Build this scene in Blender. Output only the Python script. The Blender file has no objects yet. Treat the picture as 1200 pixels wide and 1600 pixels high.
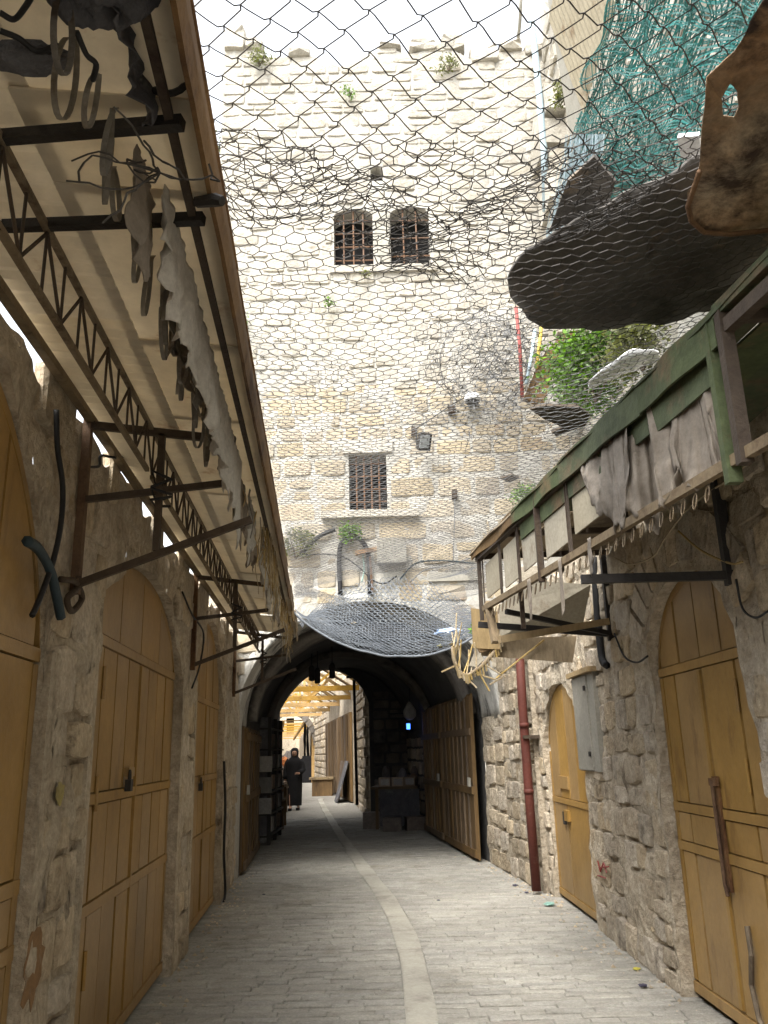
import bpy, math, random
import numpy as np
from mathutils import Vector, Matrix, noise
random.seed(11)
rng = np.random.default_rng(11)
sc = bpy.context.scene
col = sc.collection
R = math.radians

# ------------------------------------------------------------------ camera
FPX, PITCH, ROLL, CAMH = 1290.0, R(16.2), R(1.5), 1.5
_F = np.array([0, math.cos(PITCH), math.sin(PITCH)])
_U0 = np.array([0, -math.sin(PITCH), math.cos(PITCH)])
_R0 = np.array([1.0, 0, 0])
_RT = _R0 * math.cos(ROLL) - _U0 * math.sin(ROLL)
_UP = _U0 * math.cos(ROLL) + _R0 * math.sin(ROLL)
CAM = np.array([0, 0, CAMH])
cd = bpy.data.cameras.new('camera')
cam = bpy.data.objects.new('camera', cd)
col.objects.link(cam)
cd.sensor_fit = 'VERTICAL'
cd.sensor_height = 36
cd.lens = 36 * FPX / 1600
cd.clip_start = 0.05
cd.clip_end = 2000
cam.matrix_world = Matrix([[_RT[i], _UP[i], -_F[i], CAM[i]] for i in range(3)] + [[0, 0, 0, 1]])
sc.camera = cam

# ------------------------------------------------------------------ light
SUN_EL, SUN_AZ = R(58), R(205)          # azimuth clockwise from +Y: behind the camera, a little left
w = bpy.data.worlds.new('World')
sc.world = w
w.use_nodes = True
nt = w.node_tree
bg = nt.nodes['Background']
sky = nt.nodes.new('ShaderNodeTexSky')
sky.sky_type = 'NISHITA'
sky.sun_disc = False
sky.sun_elevation = SUN_EL
sky.sun_rotation = SUN_AZ
sky.air_density = 1.6
sky.dust_density = 5.0
sky.ozone_density = 1.0
hs = nt.nodes.new('ShaderNodeHueSaturation')
hs.inputs['Saturation'].default_value = 0.22
nt.links.new(sky.outputs[0], hs.inputs['Color'])
nt.links.new(hs.outputs[0], bg.inputs[0])
bg.inputs[1].default_value = 0.15
sl = bpy.data.lights.new('sun', 'SUN')
sun = bpy.data.objects.new('sun', sl)
col.objects.link(sun)
sl.energy = .8
sl.angle = R(30)
sl.color = (1.0, 0.95, 0.86)
_sd = Vector((math.sin(SUN_AZ) * math.cos(SUN_EL), math.cos(SUN_AZ) * math.cos(SUN_EL), math.sin(SUN_EL)))
sun.rotation_euler = _sd.to_track_quat('Z', 'Y').to_euler()
vs = sc.view_settings
vs.view_transform = 'Standard'
vs.look = 'None'
vs.gamma = 1
vs.use_curve_mapping = False
vs.exposure = 2.0
sc.cycles.use_denoising = True
sc.cycles.max_bounces = 8
sc.cycles.diffuse_bounces = 5

# ------------------------------------------------------------------ pixel helpers (photo pixels, 1200 x 1600)
def ray(x, y):
    return _F + _RT * (x - 600) / FPX + _UP * (800 - y) / FPX
def at_z(x, y, z=0.0):
    d = ray(x, y); return CAM + d * ((z - CAMH) / d[2])
def at_y(x, y, Y):
    d = ray(x, y); return CAM + d * (Y / d[1])
def at_pl(x, y, a, b):
    d = ray(x, y); return CAM + d * (a / (d[0] - b * d[1]))
def proj(p):
    v = np.asarray(p, float) - CAM
    z = v @ _F
    return (600 + FPX * (v @ _RT) / z, 800 - FPX * (v @ _UP) / z, z)

# ------------------------------------------------------------------ mesh helpers
ORG = {}
def link(o, parent=None):
    col.objects.link(o)
    if parent is not None:
        o.parent = parent
def tag(o, label=None, cat=None, group=None, kind=None):
    if label: o['label'] = label
    if cat: o['category'] = cat
    if group: o['group'] = group
    if kind: o['kind'] = kind
    return o
def thing(name, label, cat, loc, group=None):
    o = bpy.data.objects.new(name, None)
    o.empty_display_size = 0.1
    col.objects.link(o)
    o.location = [float(q) for q in loc]
    ORG[o.name] = np.array(loc, float)
    return tag(o, label, cat, group)
class MB:
    def __init__(s):
        s.v = []; s.f = []
    def add(s, v, f):
        n = len(s.v)
        s.v += [tuple(float(q) for q in p) for p in v]
        s.f += [tuple(i + n for i in q) for q in f]
    def hexa(s, p):
        s.add(p, [(0, 3, 2, 1), (4, 5, 6, 7), (0, 1, 5, 4), (1, 2, 6, 5), (2, 3, 7, 6), (3, 0, 4, 7)])
        return s
    def box(s, c, size, rz=0.0, tilt=0.0):
        ca, sa = math.cos(rz), math.sin(rz)
        P = []
        for dz in (-1, 1):
            for dx, dy in ((-1, -1), (1, -1), (1, 1), (-1, 1)):
                x, y, z = dx * size[0] / 2, dy * size[1] / 2, dz * size[2] / 2
                y, z = y * math.cos(tilt) - z * math.sin(tilt), y * math.sin(tilt) + z * math.cos(tilt)
                P.append((c[0] + x * ca - y * sa, c[1] + x * sa + y * ca, c[2] + z))
        return s.hexa(P)
    def bar(s, a, b, w, h=None, up=(0, 0, 1)):
        a, b = np.array(a, float), np.array(b, float)
        h = w if h is None else h
        d = b - a; d /= (np.linalg.norm(d) + 1e-9)
        up = np.array(up, float)
        if abs(d @ up) > 0.95: up = np.array([0, 1.0, 0])
        sd = np.cross(d, up); sd /= np.linalg.norm(sd)
        u2 = np.cross(sd, d)
        P = []
        for e in (a, b):
            for i, j in ((-1, -1), (1, -1), (1, 1), (-1, 1)):
                P.append(e + sd * i * w / 2 + u2 * j * h / 2)
        return s.hexa([P[0], P[1], P[2], P[3], P[4], P[5], P[6], P[7]])
    def tube(s, pts, r, n=6, closed=False):
        pts = [np.array(p, float) for p in pts]
        m = len(pts)
        rr = r if hasattr(r, '__len__') else [r] * m
        V = []; prev = None
        for i, p in enumerate(pts):
            a = pts[(i - 1) % m] if (closed or i > 0) else p
            b = pts[(i + 1) % m] if (closed or i < m - 1) else p
            d = b - a; d /= (np.linalg.norm(d) + 1e-9)
            if prev is None:
                up = np.array([0, 0, 1.0]) if abs(d[2]) < 0.9 else np.array([1.0, 0, 0])
            else: up = prev
            x = np.cross(up, d); x /= (np.linalg.norm(x) + 1e-9)
            y = np.cross(d, x); prev = y
            for k in range(n):
                t = 2 * math.pi * k / n
                V.append(p + (x * math.cos(t) + y * math.sin(t)) * rr[i])
        F = []
        for i in range(m if closed else m - 1):
            j = (i + 1) % m
            for k in range(n):
                l = (k + 1) % n
                F.append((i * n + k, i * n + l, j * n + l, j * n + k))
        if not closed:
            F.append(tuple(range(n - 1, -1, -1)))
            F.append(tuple((m - 1) * n + k for k in range(n)))
        s.add(V, F)
        return s
    def sheet(s, fn, nu, nv, th=0.004):
        P = np.array([[fn(i / nu, j / nv) for j in range(nv + 1)] for i in range(nu + 1)], float)
        du = np.gradient(P, axis=0); dv = np.gradient(P, axis=1)
        n = np.cross(du, dv); n /= (np.linalg.norm(n, axis=2, keepdims=True) + 1e-9)
        Q = P - n * th
        W = nv + 1
        V = list(P.reshape(-1, 3)) + list(Q.reshape(-1, 3))
        o = (nu + 1) * W
        F = []
        for i in range(nu):
            for j in range(nv):
                a, b, c, d = i * W + j, (i + 1) * W + j, (i + 1) * W + j + 1, i * W + j + 1
                F.append((a, b, c, d)); F.append((o + d, o + c, o + b, o + a))
        for i in range(nu):
            for j in (0, nv):
                a, b = i * W + j, (i + 1) * W + j
                F.append((a, o + a, o + b, b) if j == 0 else (a, b, o + b, o + a))
        for j in range(nv):
            for i in (0, nu):
                a, b = i * W + j, i * W + j + 1
                F.append((a, b, o + b, o + a) if i == 0 else (a, o + a, o + b, b))
        s.add(V, F)
        return s
    def prism(s, poly, off):
        """closed polygon (3D points) extruded by vector off"""
        n = len(poly)
        off = np.array(off, float)
        P = [np.array(p, float) for p in poly]
        s.add(P + [p + off for p in P], [tuple(range(n)), tuple(range(2 * n - 1, n - 1, -1))] +
              [(i, n + i, n + (i + 1) % n, (i + 1) % n) for i in range(n)])
        return s
    def lathe(s, prof, c, n=14, ax=(1.0, 1.0), bend=None):
        """prof: list of (z, radius); c: centre; ax: x and y radius factors"""
        V = []
        for i, (z, r) in enumerate(prof):
            bx, by = bend[i] if bend else (0, 0)
            for k in range(n):
                t = 2 * math.pi * k / n
                V.append((c[0] + bx + r * ax[0] * math.cos(t), c[1] + by + r * ax[1] * math.sin(t), c[2] + z))
        F = []
        for i in range(len(prof) - 1):
            for k in range(n):
                l = (k + 1) % n
                F.append((i * n + k, i * n + l, (i + 1) * n + l, (i + 1) * n + k))
        F.append(tuple(range(n - 1, -1, -1)))
        F.append(tuple((len(prof) - 1) * n + k for k in range(n)))
        s.add(V, F)
        return s
    def build(s, name, mat, parent=None, label=None, cat=None, group=None, kind=None, smooth=False):
        v = np.array(s.v, float)
        if parent is not None: o = ORG[parent.name]
        else:
            o = np.array([(v[:, 0].min() + v[:, 0].max()) / 2, (v[:, 1].min() + v[:, 1].max()) / 2, v[:, 2].min()])
        me = bpy.data.meshes.new(name)
        me.from_pydata((v - o).tolist(), [], s.f)
        me.materials.append(M[mat])
        if smooth:
            me.polygons.foreach_set('use_smooth', [True] * len(me.polygons))
        ob = bpy.data.objects.new(name, me)
        link(ob, parent)
        if parent is None: ob.location = o.tolist()
        ORG[ob.name] = o
        return tag(ob, label, cat, group, kind)

# ------------------------------------------------------------------ materials
M = {}
def mat(name, c1, c2, scale=4.0, rough=0.85, bump=0.3, bscale=30.0, var=0.25, stain=None, sscale=1.5, sthr=0.58,
        metal=0.0, stretch=(1, 1, 1), spec=0.3, alpha=None, emit=None, trans=0.0, streak=None, bdist=0.02, grain=0.22, gscale=38.0, dirt=0.0):
    m = bpy.data.materials.new(name)
    m.use_nodes = True
    t = m.node_tree; N = t.nodes; L = t.links
    b = N['Principled BSDF']
    geo = N.new('ShaderNodeNewGeometry')
    mp = N.new('ShaderNodeMapping')
    mp.inputs['Scale'].default_value = stretch
    L.new(geo.outputs['Position'], mp.inputs['Vector'])
    oi = N.new('ShaderNodeObjectInfo')
    # one random value per piece: object random + random per island
    ad = N.new('ShaderNodeMath'); ad.operation = 'ADD'
    L.new(oi.outputs['Random'], ad.inputs[0]); L.new(geo.outputs['Random Per Island'], ad.inputs[1])
    fr = N.new('ShaderNodeMath'); fr.operation = 'FRACT'
    L.new(ad.outputs[0], fr.inputs[0])
    n1 = N.new('ShaderNodeTexNoise')
    n1.inputs['Scale'].default_value = scale
    n1.inputs['Detail'].default_value = 6
    n1.inputs['Roughness'].default_value = 0.65
    L.new(mp.outputs[0], n1.inputs['Vector'])
    mix = N.new('ShaderNodeMix'); mix.data_type = 'RGBA'
    mix.inputs['A'].default_value = (*c1, 1); mix.inputs['B'].default_value = (*c2, 1)
    rp = N.new('ShaderNodeMapRange')
    rp.inputs['From Min'].default_value = 0.32; rp.inputs['From Max'].default_value = 0.68
    L.new(n1.outputs['Fac'], rp.inputs['Value'])
    L.new(rp.outputs[0], mix.inputs['Factor'])
    out = mix.outputs['Result']
    if stain:
        n2 = N.new('ShaderNodeTexNoise')
        n2.inputs['Scale'].default_value = sscale
        n2.inputs['Detail'].default_value = 8
        n2.inputs['Roughness'].default_value = 0.7
        if streak:
            m2 = N.new('ShaderNodeMapping'); m2.inputs['Scale'].default_value = streak
            L.new(geo.outputs['Position'], m2.inputs['Vector']); L.new(m2.outputs[0], n2.inputs['Vector'])
        else: L.new(mp.outputs[0], n2.inputs['Vector'])
        r2 = N.new('ShaderNodeMapRange')
        r2.inputs['From Min'].default_value = sthr - 0.05; r2.inputs['From Max'].default_value = sthr + 0.09
        L.new(n2.outputs['Fac'], r2.inputs['Value'])
        mx = N.new('ShaderNodeMix'); mx.data_type = 'RGBA'
        L.new(r2.outputs[0], mx.inputs['Factor']); L.new(out, mx.inputs['A'])
        mx.inputs['B'].default_value = (*stain, 1)
        out = mx.outputs['Result']
    if var > 0:
        hv = N.new('ShaderNodeHueSaturation')
        mr = N.new('ShaderNodeMapRange')
        mr.inputs['To Min'].default_value = 1 - var; mr.inputs['To Max'].default_value = 1 + var
        L.new(fr.outputs[0], mr.inputs['Value']); L.new(mr.outputs[0], hv.inputs['Value'])
        f2 = N.new('ShaderNodeMath'); f2.operation = 'MULTIPLY'; f2.inputs[1].default_value = 7.31
        L.new(fr.outputs[0], f2.inputs[0])
        f3 = N.new('ShaderNodeMath'); f3.operation = 'FRACT'; L.new(f2.outputs[0], f3.inputs[0])
        ms = N.new('ShaderNodeMapRange')
        ms.inputs['To Min'].default_value = 1 - var * 1.2; ms.inputs['To Max'].default_value = 1 + var * 1.2
        L.new(f3.outputs[0], ms.inputs['Value']); L.new(ms.outputs[0], hv.inputs['Saturation'])
        L.new(out, hv.inputs['Color']); out = hv.outputs[0]
    if grain > 0:
        n4 = N.new('ShaderNodeTexNoise')
        n4.inputs['Scale'].default_value = gscale; n4.inputs['Detail'].default_value = 7; n4.inputs['Roughness'].default_value = .75
        L.new(mp.outputs[0], n4.inputs['Vector'])
        g1 = N.new('ShaderNodeMapRange')
        g1.inputs['From Min'].default_value = .28; g1.inputs['From Max'].default_value = .72
        g1.inputs['To Min'].default_value = 1 - grain; g1.inputs['To Max'].default_value = 1 + grain
        L.new(n4.outputs['Fac'], g1.inputs['Value'])
        val = g1.outputs[0]
        if dirt > 0:
            n5 = N.new('ShaderNodeTexNoise')
            n5.inputs['Scale'].default_value = .9; n5.inputs['Detail'].default_value = 5; n5.inputs['Roughness'].default_value = .6
            L.new(geo.outputs['Position'], n5.inputs['Vector'])
            g2 = N.new('ShaderNodeMapRange')
            g2.inputs['From Min'].default_value = .35; g2.inputs['From Max'].default_value = .62
            g2.inputs['To Min'].default_value = 1 - dirt; g2.inputs['To Max'].default_value = 1 + dirt * .5
            L.new(n5.outputs['Fac'], g2.inputs['Value'])
            mm = N.new('ShaderNodeMath'); mm.operation = 'MULTIPLY'
            L.new(val, mm.inputs[0]); L.new(g2.outputs[0], mm.inputs[1]); val = mm.outputs[0]
        h4 = N.new('ShaderNodeHueSaturation')
        L.new(val, h4.inputs['Value']); L.new(out, h4.inputs['Color']); out = h4.outputs[0]
    L.new(out, b.inputs['Base Color'])
    b.inputs['Roughness'].default_value = rough
    b.inputs['Metallic'].default_value = metal
    b.inputs['Specular IOR Level'].default_value = spec
    if trans: b.inputs['Transmission Weight'].default_value = trans
    if alpha is not None: b.inputs['Alpha'].default_value = alpha
    if emit:
        b.inputs['Emission Color'].default_value = (*emit[:3], 1); b.inputs['Emission Strength'].default_value = emit[3]
    if bump > 0:
        n3 = N.new('ShaderNodeTexNoise')
        n3.inputs['Scale'].default_value = bscale; n3.inputs['Detail'].default_value = 8
        n3.inputs['Roughness'].default_value = 0.62
        L.new(mp.outputs[0], n3.inputs['Vector'])
        bp = N.new('ShaderNodeBump')
        bp.inputs['Strength'].default_value = bump; bp.inputs['Distance'].default_value = bdist
        L.new(n3.outputs['Fac'], bp.inputs['Height']); L.new(bp.outputs[0], b.inputs['Normal'])
    M[name] = m
    return m
mat('tower_stone', (.445, .42, .37), (.37, .342, .288), 6, .92, .7, 12, .13, (.28, .25, .20), 2.6, .62, bdist=.05)
mat('tower_block', (.42, .37, .285), (.35, .30, .222), 6, .92, .7, 12, .16, (.30, .23, .175), 2.2, .63, bdist=.04)
mat('tower_mortar', (.455, .44, .40), (.385, .37, .33), 4, .95, .6, 15, 0, (.30, .28, .24), 2.0, .62, bdist=.04)
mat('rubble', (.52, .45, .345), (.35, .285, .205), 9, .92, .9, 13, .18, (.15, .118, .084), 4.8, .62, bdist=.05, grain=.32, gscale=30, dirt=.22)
mat('rubble_mortar', (.52, .455, .355), (.355, .295, .215), 9, .95, .9, 14, 0, (.15, .118, .086), 4.0, .62, streak=(1, 1, .5), bdist=.05, grain=.32, gscale=30, dirt=.22)
mat('plaster_white', (.60, .59, .55), (.46, .45, .41), 3, .9, .5, 20, 0, (.12, .115, .11), 2.3, .53, streak=(1, 1, .5))
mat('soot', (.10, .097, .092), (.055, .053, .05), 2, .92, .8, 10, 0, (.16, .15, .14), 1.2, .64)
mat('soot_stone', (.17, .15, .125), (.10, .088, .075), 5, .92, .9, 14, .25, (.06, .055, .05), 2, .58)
mat('paver', (.355, .343, .305), (.275, .263, .232), 7, .85, .8, 40, .10, (.215, .20, .165), 1.3, .60, grain=.28, gscale=55, dirt=.14)
mat('paver_joint', (.32, .305, .27), (.24, .228, .2), 12, .95, .8, 60, 0, (.17, .158, .135), 1.6, .6)
mat('channel', (.405, .388, .333), (.335, .32, .274), 5, .8, .35, 40, 0, (.235, .22, .185), 2.2, .58, grain=.16, dirt=.15)
mat('ground', (.25, .235, .20), (.19, .18, .155), 6, .95, .6, 30, 0)
mat('ochre', (.345, .215, .074), (.28, .168, .054), 2.6, .45, .25, 9, .07, (.17, .095, .034), 4.0, .63, streak=(1, 1, .3), spec=.4, grain=.12, gscale=22, dirt=.22)
mat('ochre_dark', (.075, .042, .014), (.05, .03, .011), 4, .7, .2, 20, .05)  # darkened copy of the door paint; groove shade is in the colour
mat('wood_brown', (.165, .108, .055), (.115, .075, .038), 5, .75, .4, 20, .2, (.065, .042, .024), 2, .60, stretch=(1, 1, .15), dirt=.25)
mat('wood_pale', (.36, .28, .175), (.25, .19, .115), 6, .75, .4, 25, .25, (.13, .095, .06), 3, .58, stretch=(1, 1, .3))
mat('truss_yellow', (.46, .28, .075), (.35, .20, .05), 4, .6, .3, 20, .12, (.2, .11, .03), 3, .62)
mat('sheet_cream', (.74, .67, .54), (.64, .57, .445), 1.6, .7, .15, 6, .06, (.36, .21, .09), 3.4, .67, grain=.10, gscale=14, dirt=.15)
mat('rust', (.17, .10, .052), (.11, .06, .032), 5, .85, .6, 25, .12, (.065, .032, .018), 3, .55)
mat('rust_sheet', (.40, .34, .25), (.36, .19, .075), 2.4, .85, .7, 10, .1, (.05, .03, .02), 3.0, .52, grain=.4, gscale=30, dirt=.4, bdist=.03)
mat('steel_brown', (.075, .055, .038), (.05, .036, .026), 8, .75, .4, 40, .12, (.035, .02, .014), 5, .6)
mat('lattice_paint', (.20, .155, .10), (.14, .105, .065), 8, .7, .3, 40, .1, (.07, .045, .026), 6, .58)
mat('rust_edge', (.20, .125, .062), (.125, .075, .04), 3.4, .8, .5, 14, .1, (.06, .032, .02), 2.6, .56)
mat('black_metal', (.035, .032, .03), (.022, .02, .019), 6, .6, .3, 40, .1)
mat('wire', (.06, .055, .05), (.038, .034, .031), 4, .6, 0, 1, 0, metal=.2)
mat('wire_grey', (.19, .195, .20), (.13, .135, .14), 4, .6, 0, 1, 0, metal=.2)
mat('bag_net', (.19, .21, .235), (.12, .135, .155), 3, .7, 0, 1, 0, (.33, .34, .34), 2, .62)
mat('cloth_white', (.62, .60, .56), (.50, .48, .44), 3, .9, .3, 30, .06, (.33, .29, .23), 2, .62)
mat('cloth_grey', (.36, .315, .265), (.26, .225, .185), 3, .95, .3, 30, .10, (.15, .125, .10), 3.2, .58)
mat('cloth_dark', (.12, .12, .13), (.07, .07, .078), 5, .9, .8, 16, .2, (.2, .195, .19), 4, .6, bdist=.04)
mat('strip_plastic', (.33, .305, .26), (.21, .19, .16), 4, .7, .3, 30, .3, (.12, .09, .06), 3, .58)
mat('straw', (.47, .37, .21), (.34, .255, .13), 8, .85, .3, 60, .25, (.2, .14, .07), 4, .62)
mat('green_paint', (.075, .092, .042), (.05, .064, .03), 3, .8, .4, 20, .12, (.12, .082, .045), 2.8, .56, grain=.3, gscale=22, dirt=.3)
mat('panel_cream', (.42, .375, .285), (.34, .30, .22), 3, .7, .25, 15, .10, (.2, .135, .08), 2.5, .62)
mat('bitumen', (.115, .105, .095), (.06, .057, .054), 3, .85, .8, 9, 0, (.24, .185, .13), 3.0, .63, grain=.3, gscale=18)
mat('teal_net', (.10, .28, .265), (.055, .19, .185), 3, .7, 0, 1, .25, (.23, .39, .37), 4, .62)
mat('pipe_red', (.115, .032, .022), (.085, .025, .018), 3, .65, .2, 20, 0, (.16, .10, .08), 4, .66, grain=.2)
mat('pipe_blue', (.42, .52, .58), (.34, .44, .50), 3, .5, .1, 20, 0)
mat('cabinet_grey', (.30, .285, .245), (.24, .23, .195), 3, .6, .1, 20, 0, (.17, .15, .12), 2.5, .62)
mat('iron_bar', (.19, .115, .075), (.12, .07, .045), 9, .8, .4, 40, .1)
mat('unlit_interior', (.012, .012, .013), (.008, .008, .008), 3, .9, 0, 1, 0)  # near-black for window panes; the shade of the interior is painted in
mat('cable_black', (.022, .022, .024), (.015, .015, .016), 5, .6, .1, 30, 0)
mat('rubber_blue', (.03, .05, .06), (.02, .035, .045), 5, .6, .1, 30, 0)
mat('leaf', (.17, .29, .065), (.10, .19, .04), 10, .6, 0, 1, .35)
mat('leaf_dry', (.20, .21, .09), (.13, .15, .055), 10, .7, 0, 1, .35)
mat('bark', (.09, .07, .05), (.06, .045, .03), 9, .9, .5, 40, .1)
mat('white_plastic', (.78, .79, .80), (.70, .71, .72), 3, .45, .3, 12, 0)
mat('blue_plastic', (.20, .33, .62), (.55, .62, .72), 9, .4, .3, 20, 0)
mat('card', (.34, .24, .15), (.25, .17, .10), 6, .85, .2, 30, .3)
mat('goods', (.16, .13, .11), (.09, .075, .065), 12, .8, .3, 40, .5)
mat('goods_pale', (.34, .33, .31), (.25, .24, .23), 12, .8, .3, 40, .4)
mat('red_paint', (.30, .06, .05), (.22, .045, .04), 5, .7, .2, 30, .1)
mat('yellow_paint', (.62, .45, .06), (.5, .35, .05), 5, .6, .2, 30, .1)
mat('robe', (.014, .013, .014), (.009, .009, .010), 6, .9, .3, 60, 0)
mat('skin', (.42, .25, .17), (.37, .21, .14), 8, .6, .1, 60, 0)
mat('blue_glow', (.05, .1, .5), (.05, .1, .5), 3, .5, 0, 1, 0, emit=(.05, .18, 1.0, 1.5))
mat('glass_dull', (.30, .32, .33), (.22, .24, .25), 6, .25, .1, 30, 0, spec=.5)
mat('mark_yellow', (.36, .30, .10), (.28, .235, .10), 14, .9, .5, 30, 0, (.33, .28, .2), 12, .55)
mat('mark_brown', (.27, .16, .075), (.20, .12, .06), 9, .9, .6, 25, 0, (.3, .25, .18), 9, .6)
mat('orange_cloth', (.55, .2, .06), (.45, .15, .05), 6, .8, .2, 30, .3)
mat('litter_green', (.22, .36, .31), (.18, .3, .26), 6, .6, .2, 30, .1)
mat('litter_dark', (.06, .05, .09), (.04, .04, .06), 6, .7, .2, 30, .1)
mat('litter_yellow', (.42, .38, .10), (.34, .3, .08), 6, .7, .2, 30, .1)

for cn in ('sheet_cream', 'panel_cream', 'cloth_white', 'cloth_grey', 'strip_plastic', 'teal_net', 'leaf', 'leaf_dry'):
    t_ = M[cn].node_tree
    b_ = t_.nodes['Principled BSDF']; o_ = t_.nodes['Material Output']
    tl_ = t_.nodes.new('ShaderNodeBsdfTranslucent'); mx_ = t_.nodes.new('ShaderNodeMixShader')
    t_.links.new(b_.inputs['Base Color'].links[0].from_socket, tl_.inputs['Color'])
    mx_.inputs[0].default_value = {'sheet_cream': .20, 'panel_cream': .15}.get(cn, .35)
    t_.links.new(b_.outputs[0], mx_.inputs[1]); t_.links.new(tl_.outputs[0], mx_.inputs[2]); t_.links.new(mx_.outputs[0], o_.inputs['Surface'])

# ------------------------------------------------------------------ walls
class Wall:
    """a vertical wall plane X = a + b*Y; side = +1 faces +X, -1 faces -X"""
    def __init__(s, a, b, side):
        s.a, s.b, s.side = a, b, side
        s.rz = math.atan2(-b * side, side) - math.pi / 2
    def pt(s, u, z, d=0.0):
        return (s.a + s.b * u + s.side * d, u, z)
class Front:
    """a wall facing -Y at Y = y"""
    def __init__(s, y):
        s.y = y; s.rz = math.pi
    def pt(s, u, z, d=0.0):
        return (u, s.y - d, z)
WL = Wall(-1.10, -0.08, 1)
WR = Wall(1.90, -0.022, -1)
WP = Wall(2.74, -0.116, -1)
FAC = Front(11.0)
def arch(c, hw, spring, apex, p=2.0, q=2.0):
    def f(u):
        t = min(1.0, abs(u - c) / hw)
        return spring + (apex - spring) * (1 - t ** p) ** (1 / q)
    return f
def opening(u0, u1, z0, top):
    return dict(u0=u0, u1=u1, z0=z0, top=top)
def wall_front(mb, W, u0, u1, z0, ztop, ops, depth, du=0.12, back=None, rough=0.0, seed=0.0):
    def dd(u, z):
        if rough <= 0: return 0.0
        n = noise.fractal(Vector((u * 3.1 + seed, z * 3.6, seed * 1.7)), 1.0, 2.0, 4)
        return rough * max(-.4, min(1.2, .35 + 1.3 * n))
    us = {u0, u1}
    n = int((u1 - u0) / du)
    for i in range(1, n): us.add(u0 + (u1 - u0) * i / n)
    for o in ops:
        for i in range(17): us.add(o['u0'] + (o['u1'] - o['u0']) * i / 16)
    us = sorted(u for u in us if u0 <= u <= u1)
    q = lambda *p: mb.add([W.pt(*x) for x in p], [tuple(range(len(p)))])
    def strip(a, b, la, lb, ha, hb):
        k = max(1, int((max(ha, hb) - min(la, lb)) / du)) if rough > 0 else 1
        for i in range(k):
            t0, t1 = i / k, (i + 1) / k
            zs = [la + (ha - la) * t0, lb + (hb - lb) * t0, lb + (hb - lb) * t1, la + (ha - la) * t1]
            q((a, zs[0], dd(a, zs[0])), (b, zs[1], dd(b, zs[1])), (b, zs[2], dd(b, zs[2])), (a, zs[3], dd(a, zs[3])))
    for a, b in zip(us[:-1], us[1:]):
        if b - a < 1e-6: continue
        m = (a + b) / 2
        inside = sorted([o for o in ops if o['u0'] < m < o['u1']], key=lambda o: o['z0'])
        la = lb = z0
        for o in inside:
            if o['z0'] > la + 1e-4:
                strip(a, b, la, lb, o['z0'], o['z0'])
                q((a, o['z0'], dd(a, o['z0'])), (b, o['z0'], dd(b, o['z0'])), (b, o['z0'], -depth), (a, o['z0'], -depth))
            ta, tb = o['top'](a), o['top'](b)
            q((a, ta, dd(a, ta)), (b, tb, dd(b, tb)), (b, tb, -depth), (a, ta, -depth))
            la, lb = ta, tb
        strip(a, b, la, lb, ztop(a), ztop(b))
        q((a, ztop(a), dd(a, ztop(a))), (b, ztop(b), dd(b, ztop(b))), (b, ztop(b), -depth), (a, ztop(a), -depth))
    for o in ops:
        for e in (o['u0'], o['u1']):
            zt = o['top'](e) + .001
            k = max(1, int((zt - o['z0']) / .1))
            for i in range(k):
                za, zb = o['z0'] + (zt - o['z0']) * i / k, o['z0'] + (zt - o['z0']) * (i + 1) / k
                q((e, za, dd(e, za)), (e, zb, dd(e, zb)), (e, zb, -depth), (e, za, -depth))
    if back:
        P = [W.pt(u0, z0, -depth - .004), W.pt(u1, z0, -depth - .004), W.pt(u1, z0, -depth - back), W.pt(u0, z0, -depth - back)]
        zt = min(ztop(u) for u in us) - .01
        P += [(p[0], p[1], zt) for p in P]
        mb.hexa(P)
# unit stone variants: x along the wall, y outwards, z up
def unit_stone(k):
    r = random.Random(100 + k)
    n = 10
    o = []
    for i in range(n):
        t = 2 * math.pi * (i + .5) / n
        c, s_ = math.cos(t), math.sin(t)
        e = 0.24
        x = math.copysign(abs(c) ** e, c) * .5; z = math.copysign(abs(s_) ** e, s_) * .5
        j = 1 - r.random() * .10
        o.append((x * j, z * (1 - r.random() * .14)))
    V = []; F = []
    for sc_, y in ((1.0, -.6), (1.0, .55), (.91, .93)):
        for x, z in o:
            V.append((x * sc_, y + (r.uniform(-.14, .14) if y > 0 else 0), z * sc_))
    V.append((r.uniform(-.1, .1), 1.0 + r.uniform(-.1, .25), r.uniform(-.1, .1)))
    for k2 in (0, 1):
        for i in range(n):
            j = (i + 1) % n
            F.append((k2 * n + i, k2 * n + j, (k2 + 1) * n + j, (k2 + 1) * n + i))
    for i in range(n):
        F.append((2 * n + i, 2 * n + (i + 1) % n, 3 * n))
    F = [tuple(reversed(f)) for f in F]
    return np.array(V), F
US = [unit_stone(k) for k in range(12)]
STONE_ME = {}
def stone_mesh(k, matn):
    if (k, matn) not in STONE_ME:
        me = bpy.data.meshes.new('stone')
        me.from_pydata(US[k][0].tolist(), [], US[k][1])
        me.materials.append(M[matn])
        STONE_ME[(k, matn)] = me
    return STONE_ME[(k, matn)]
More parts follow.
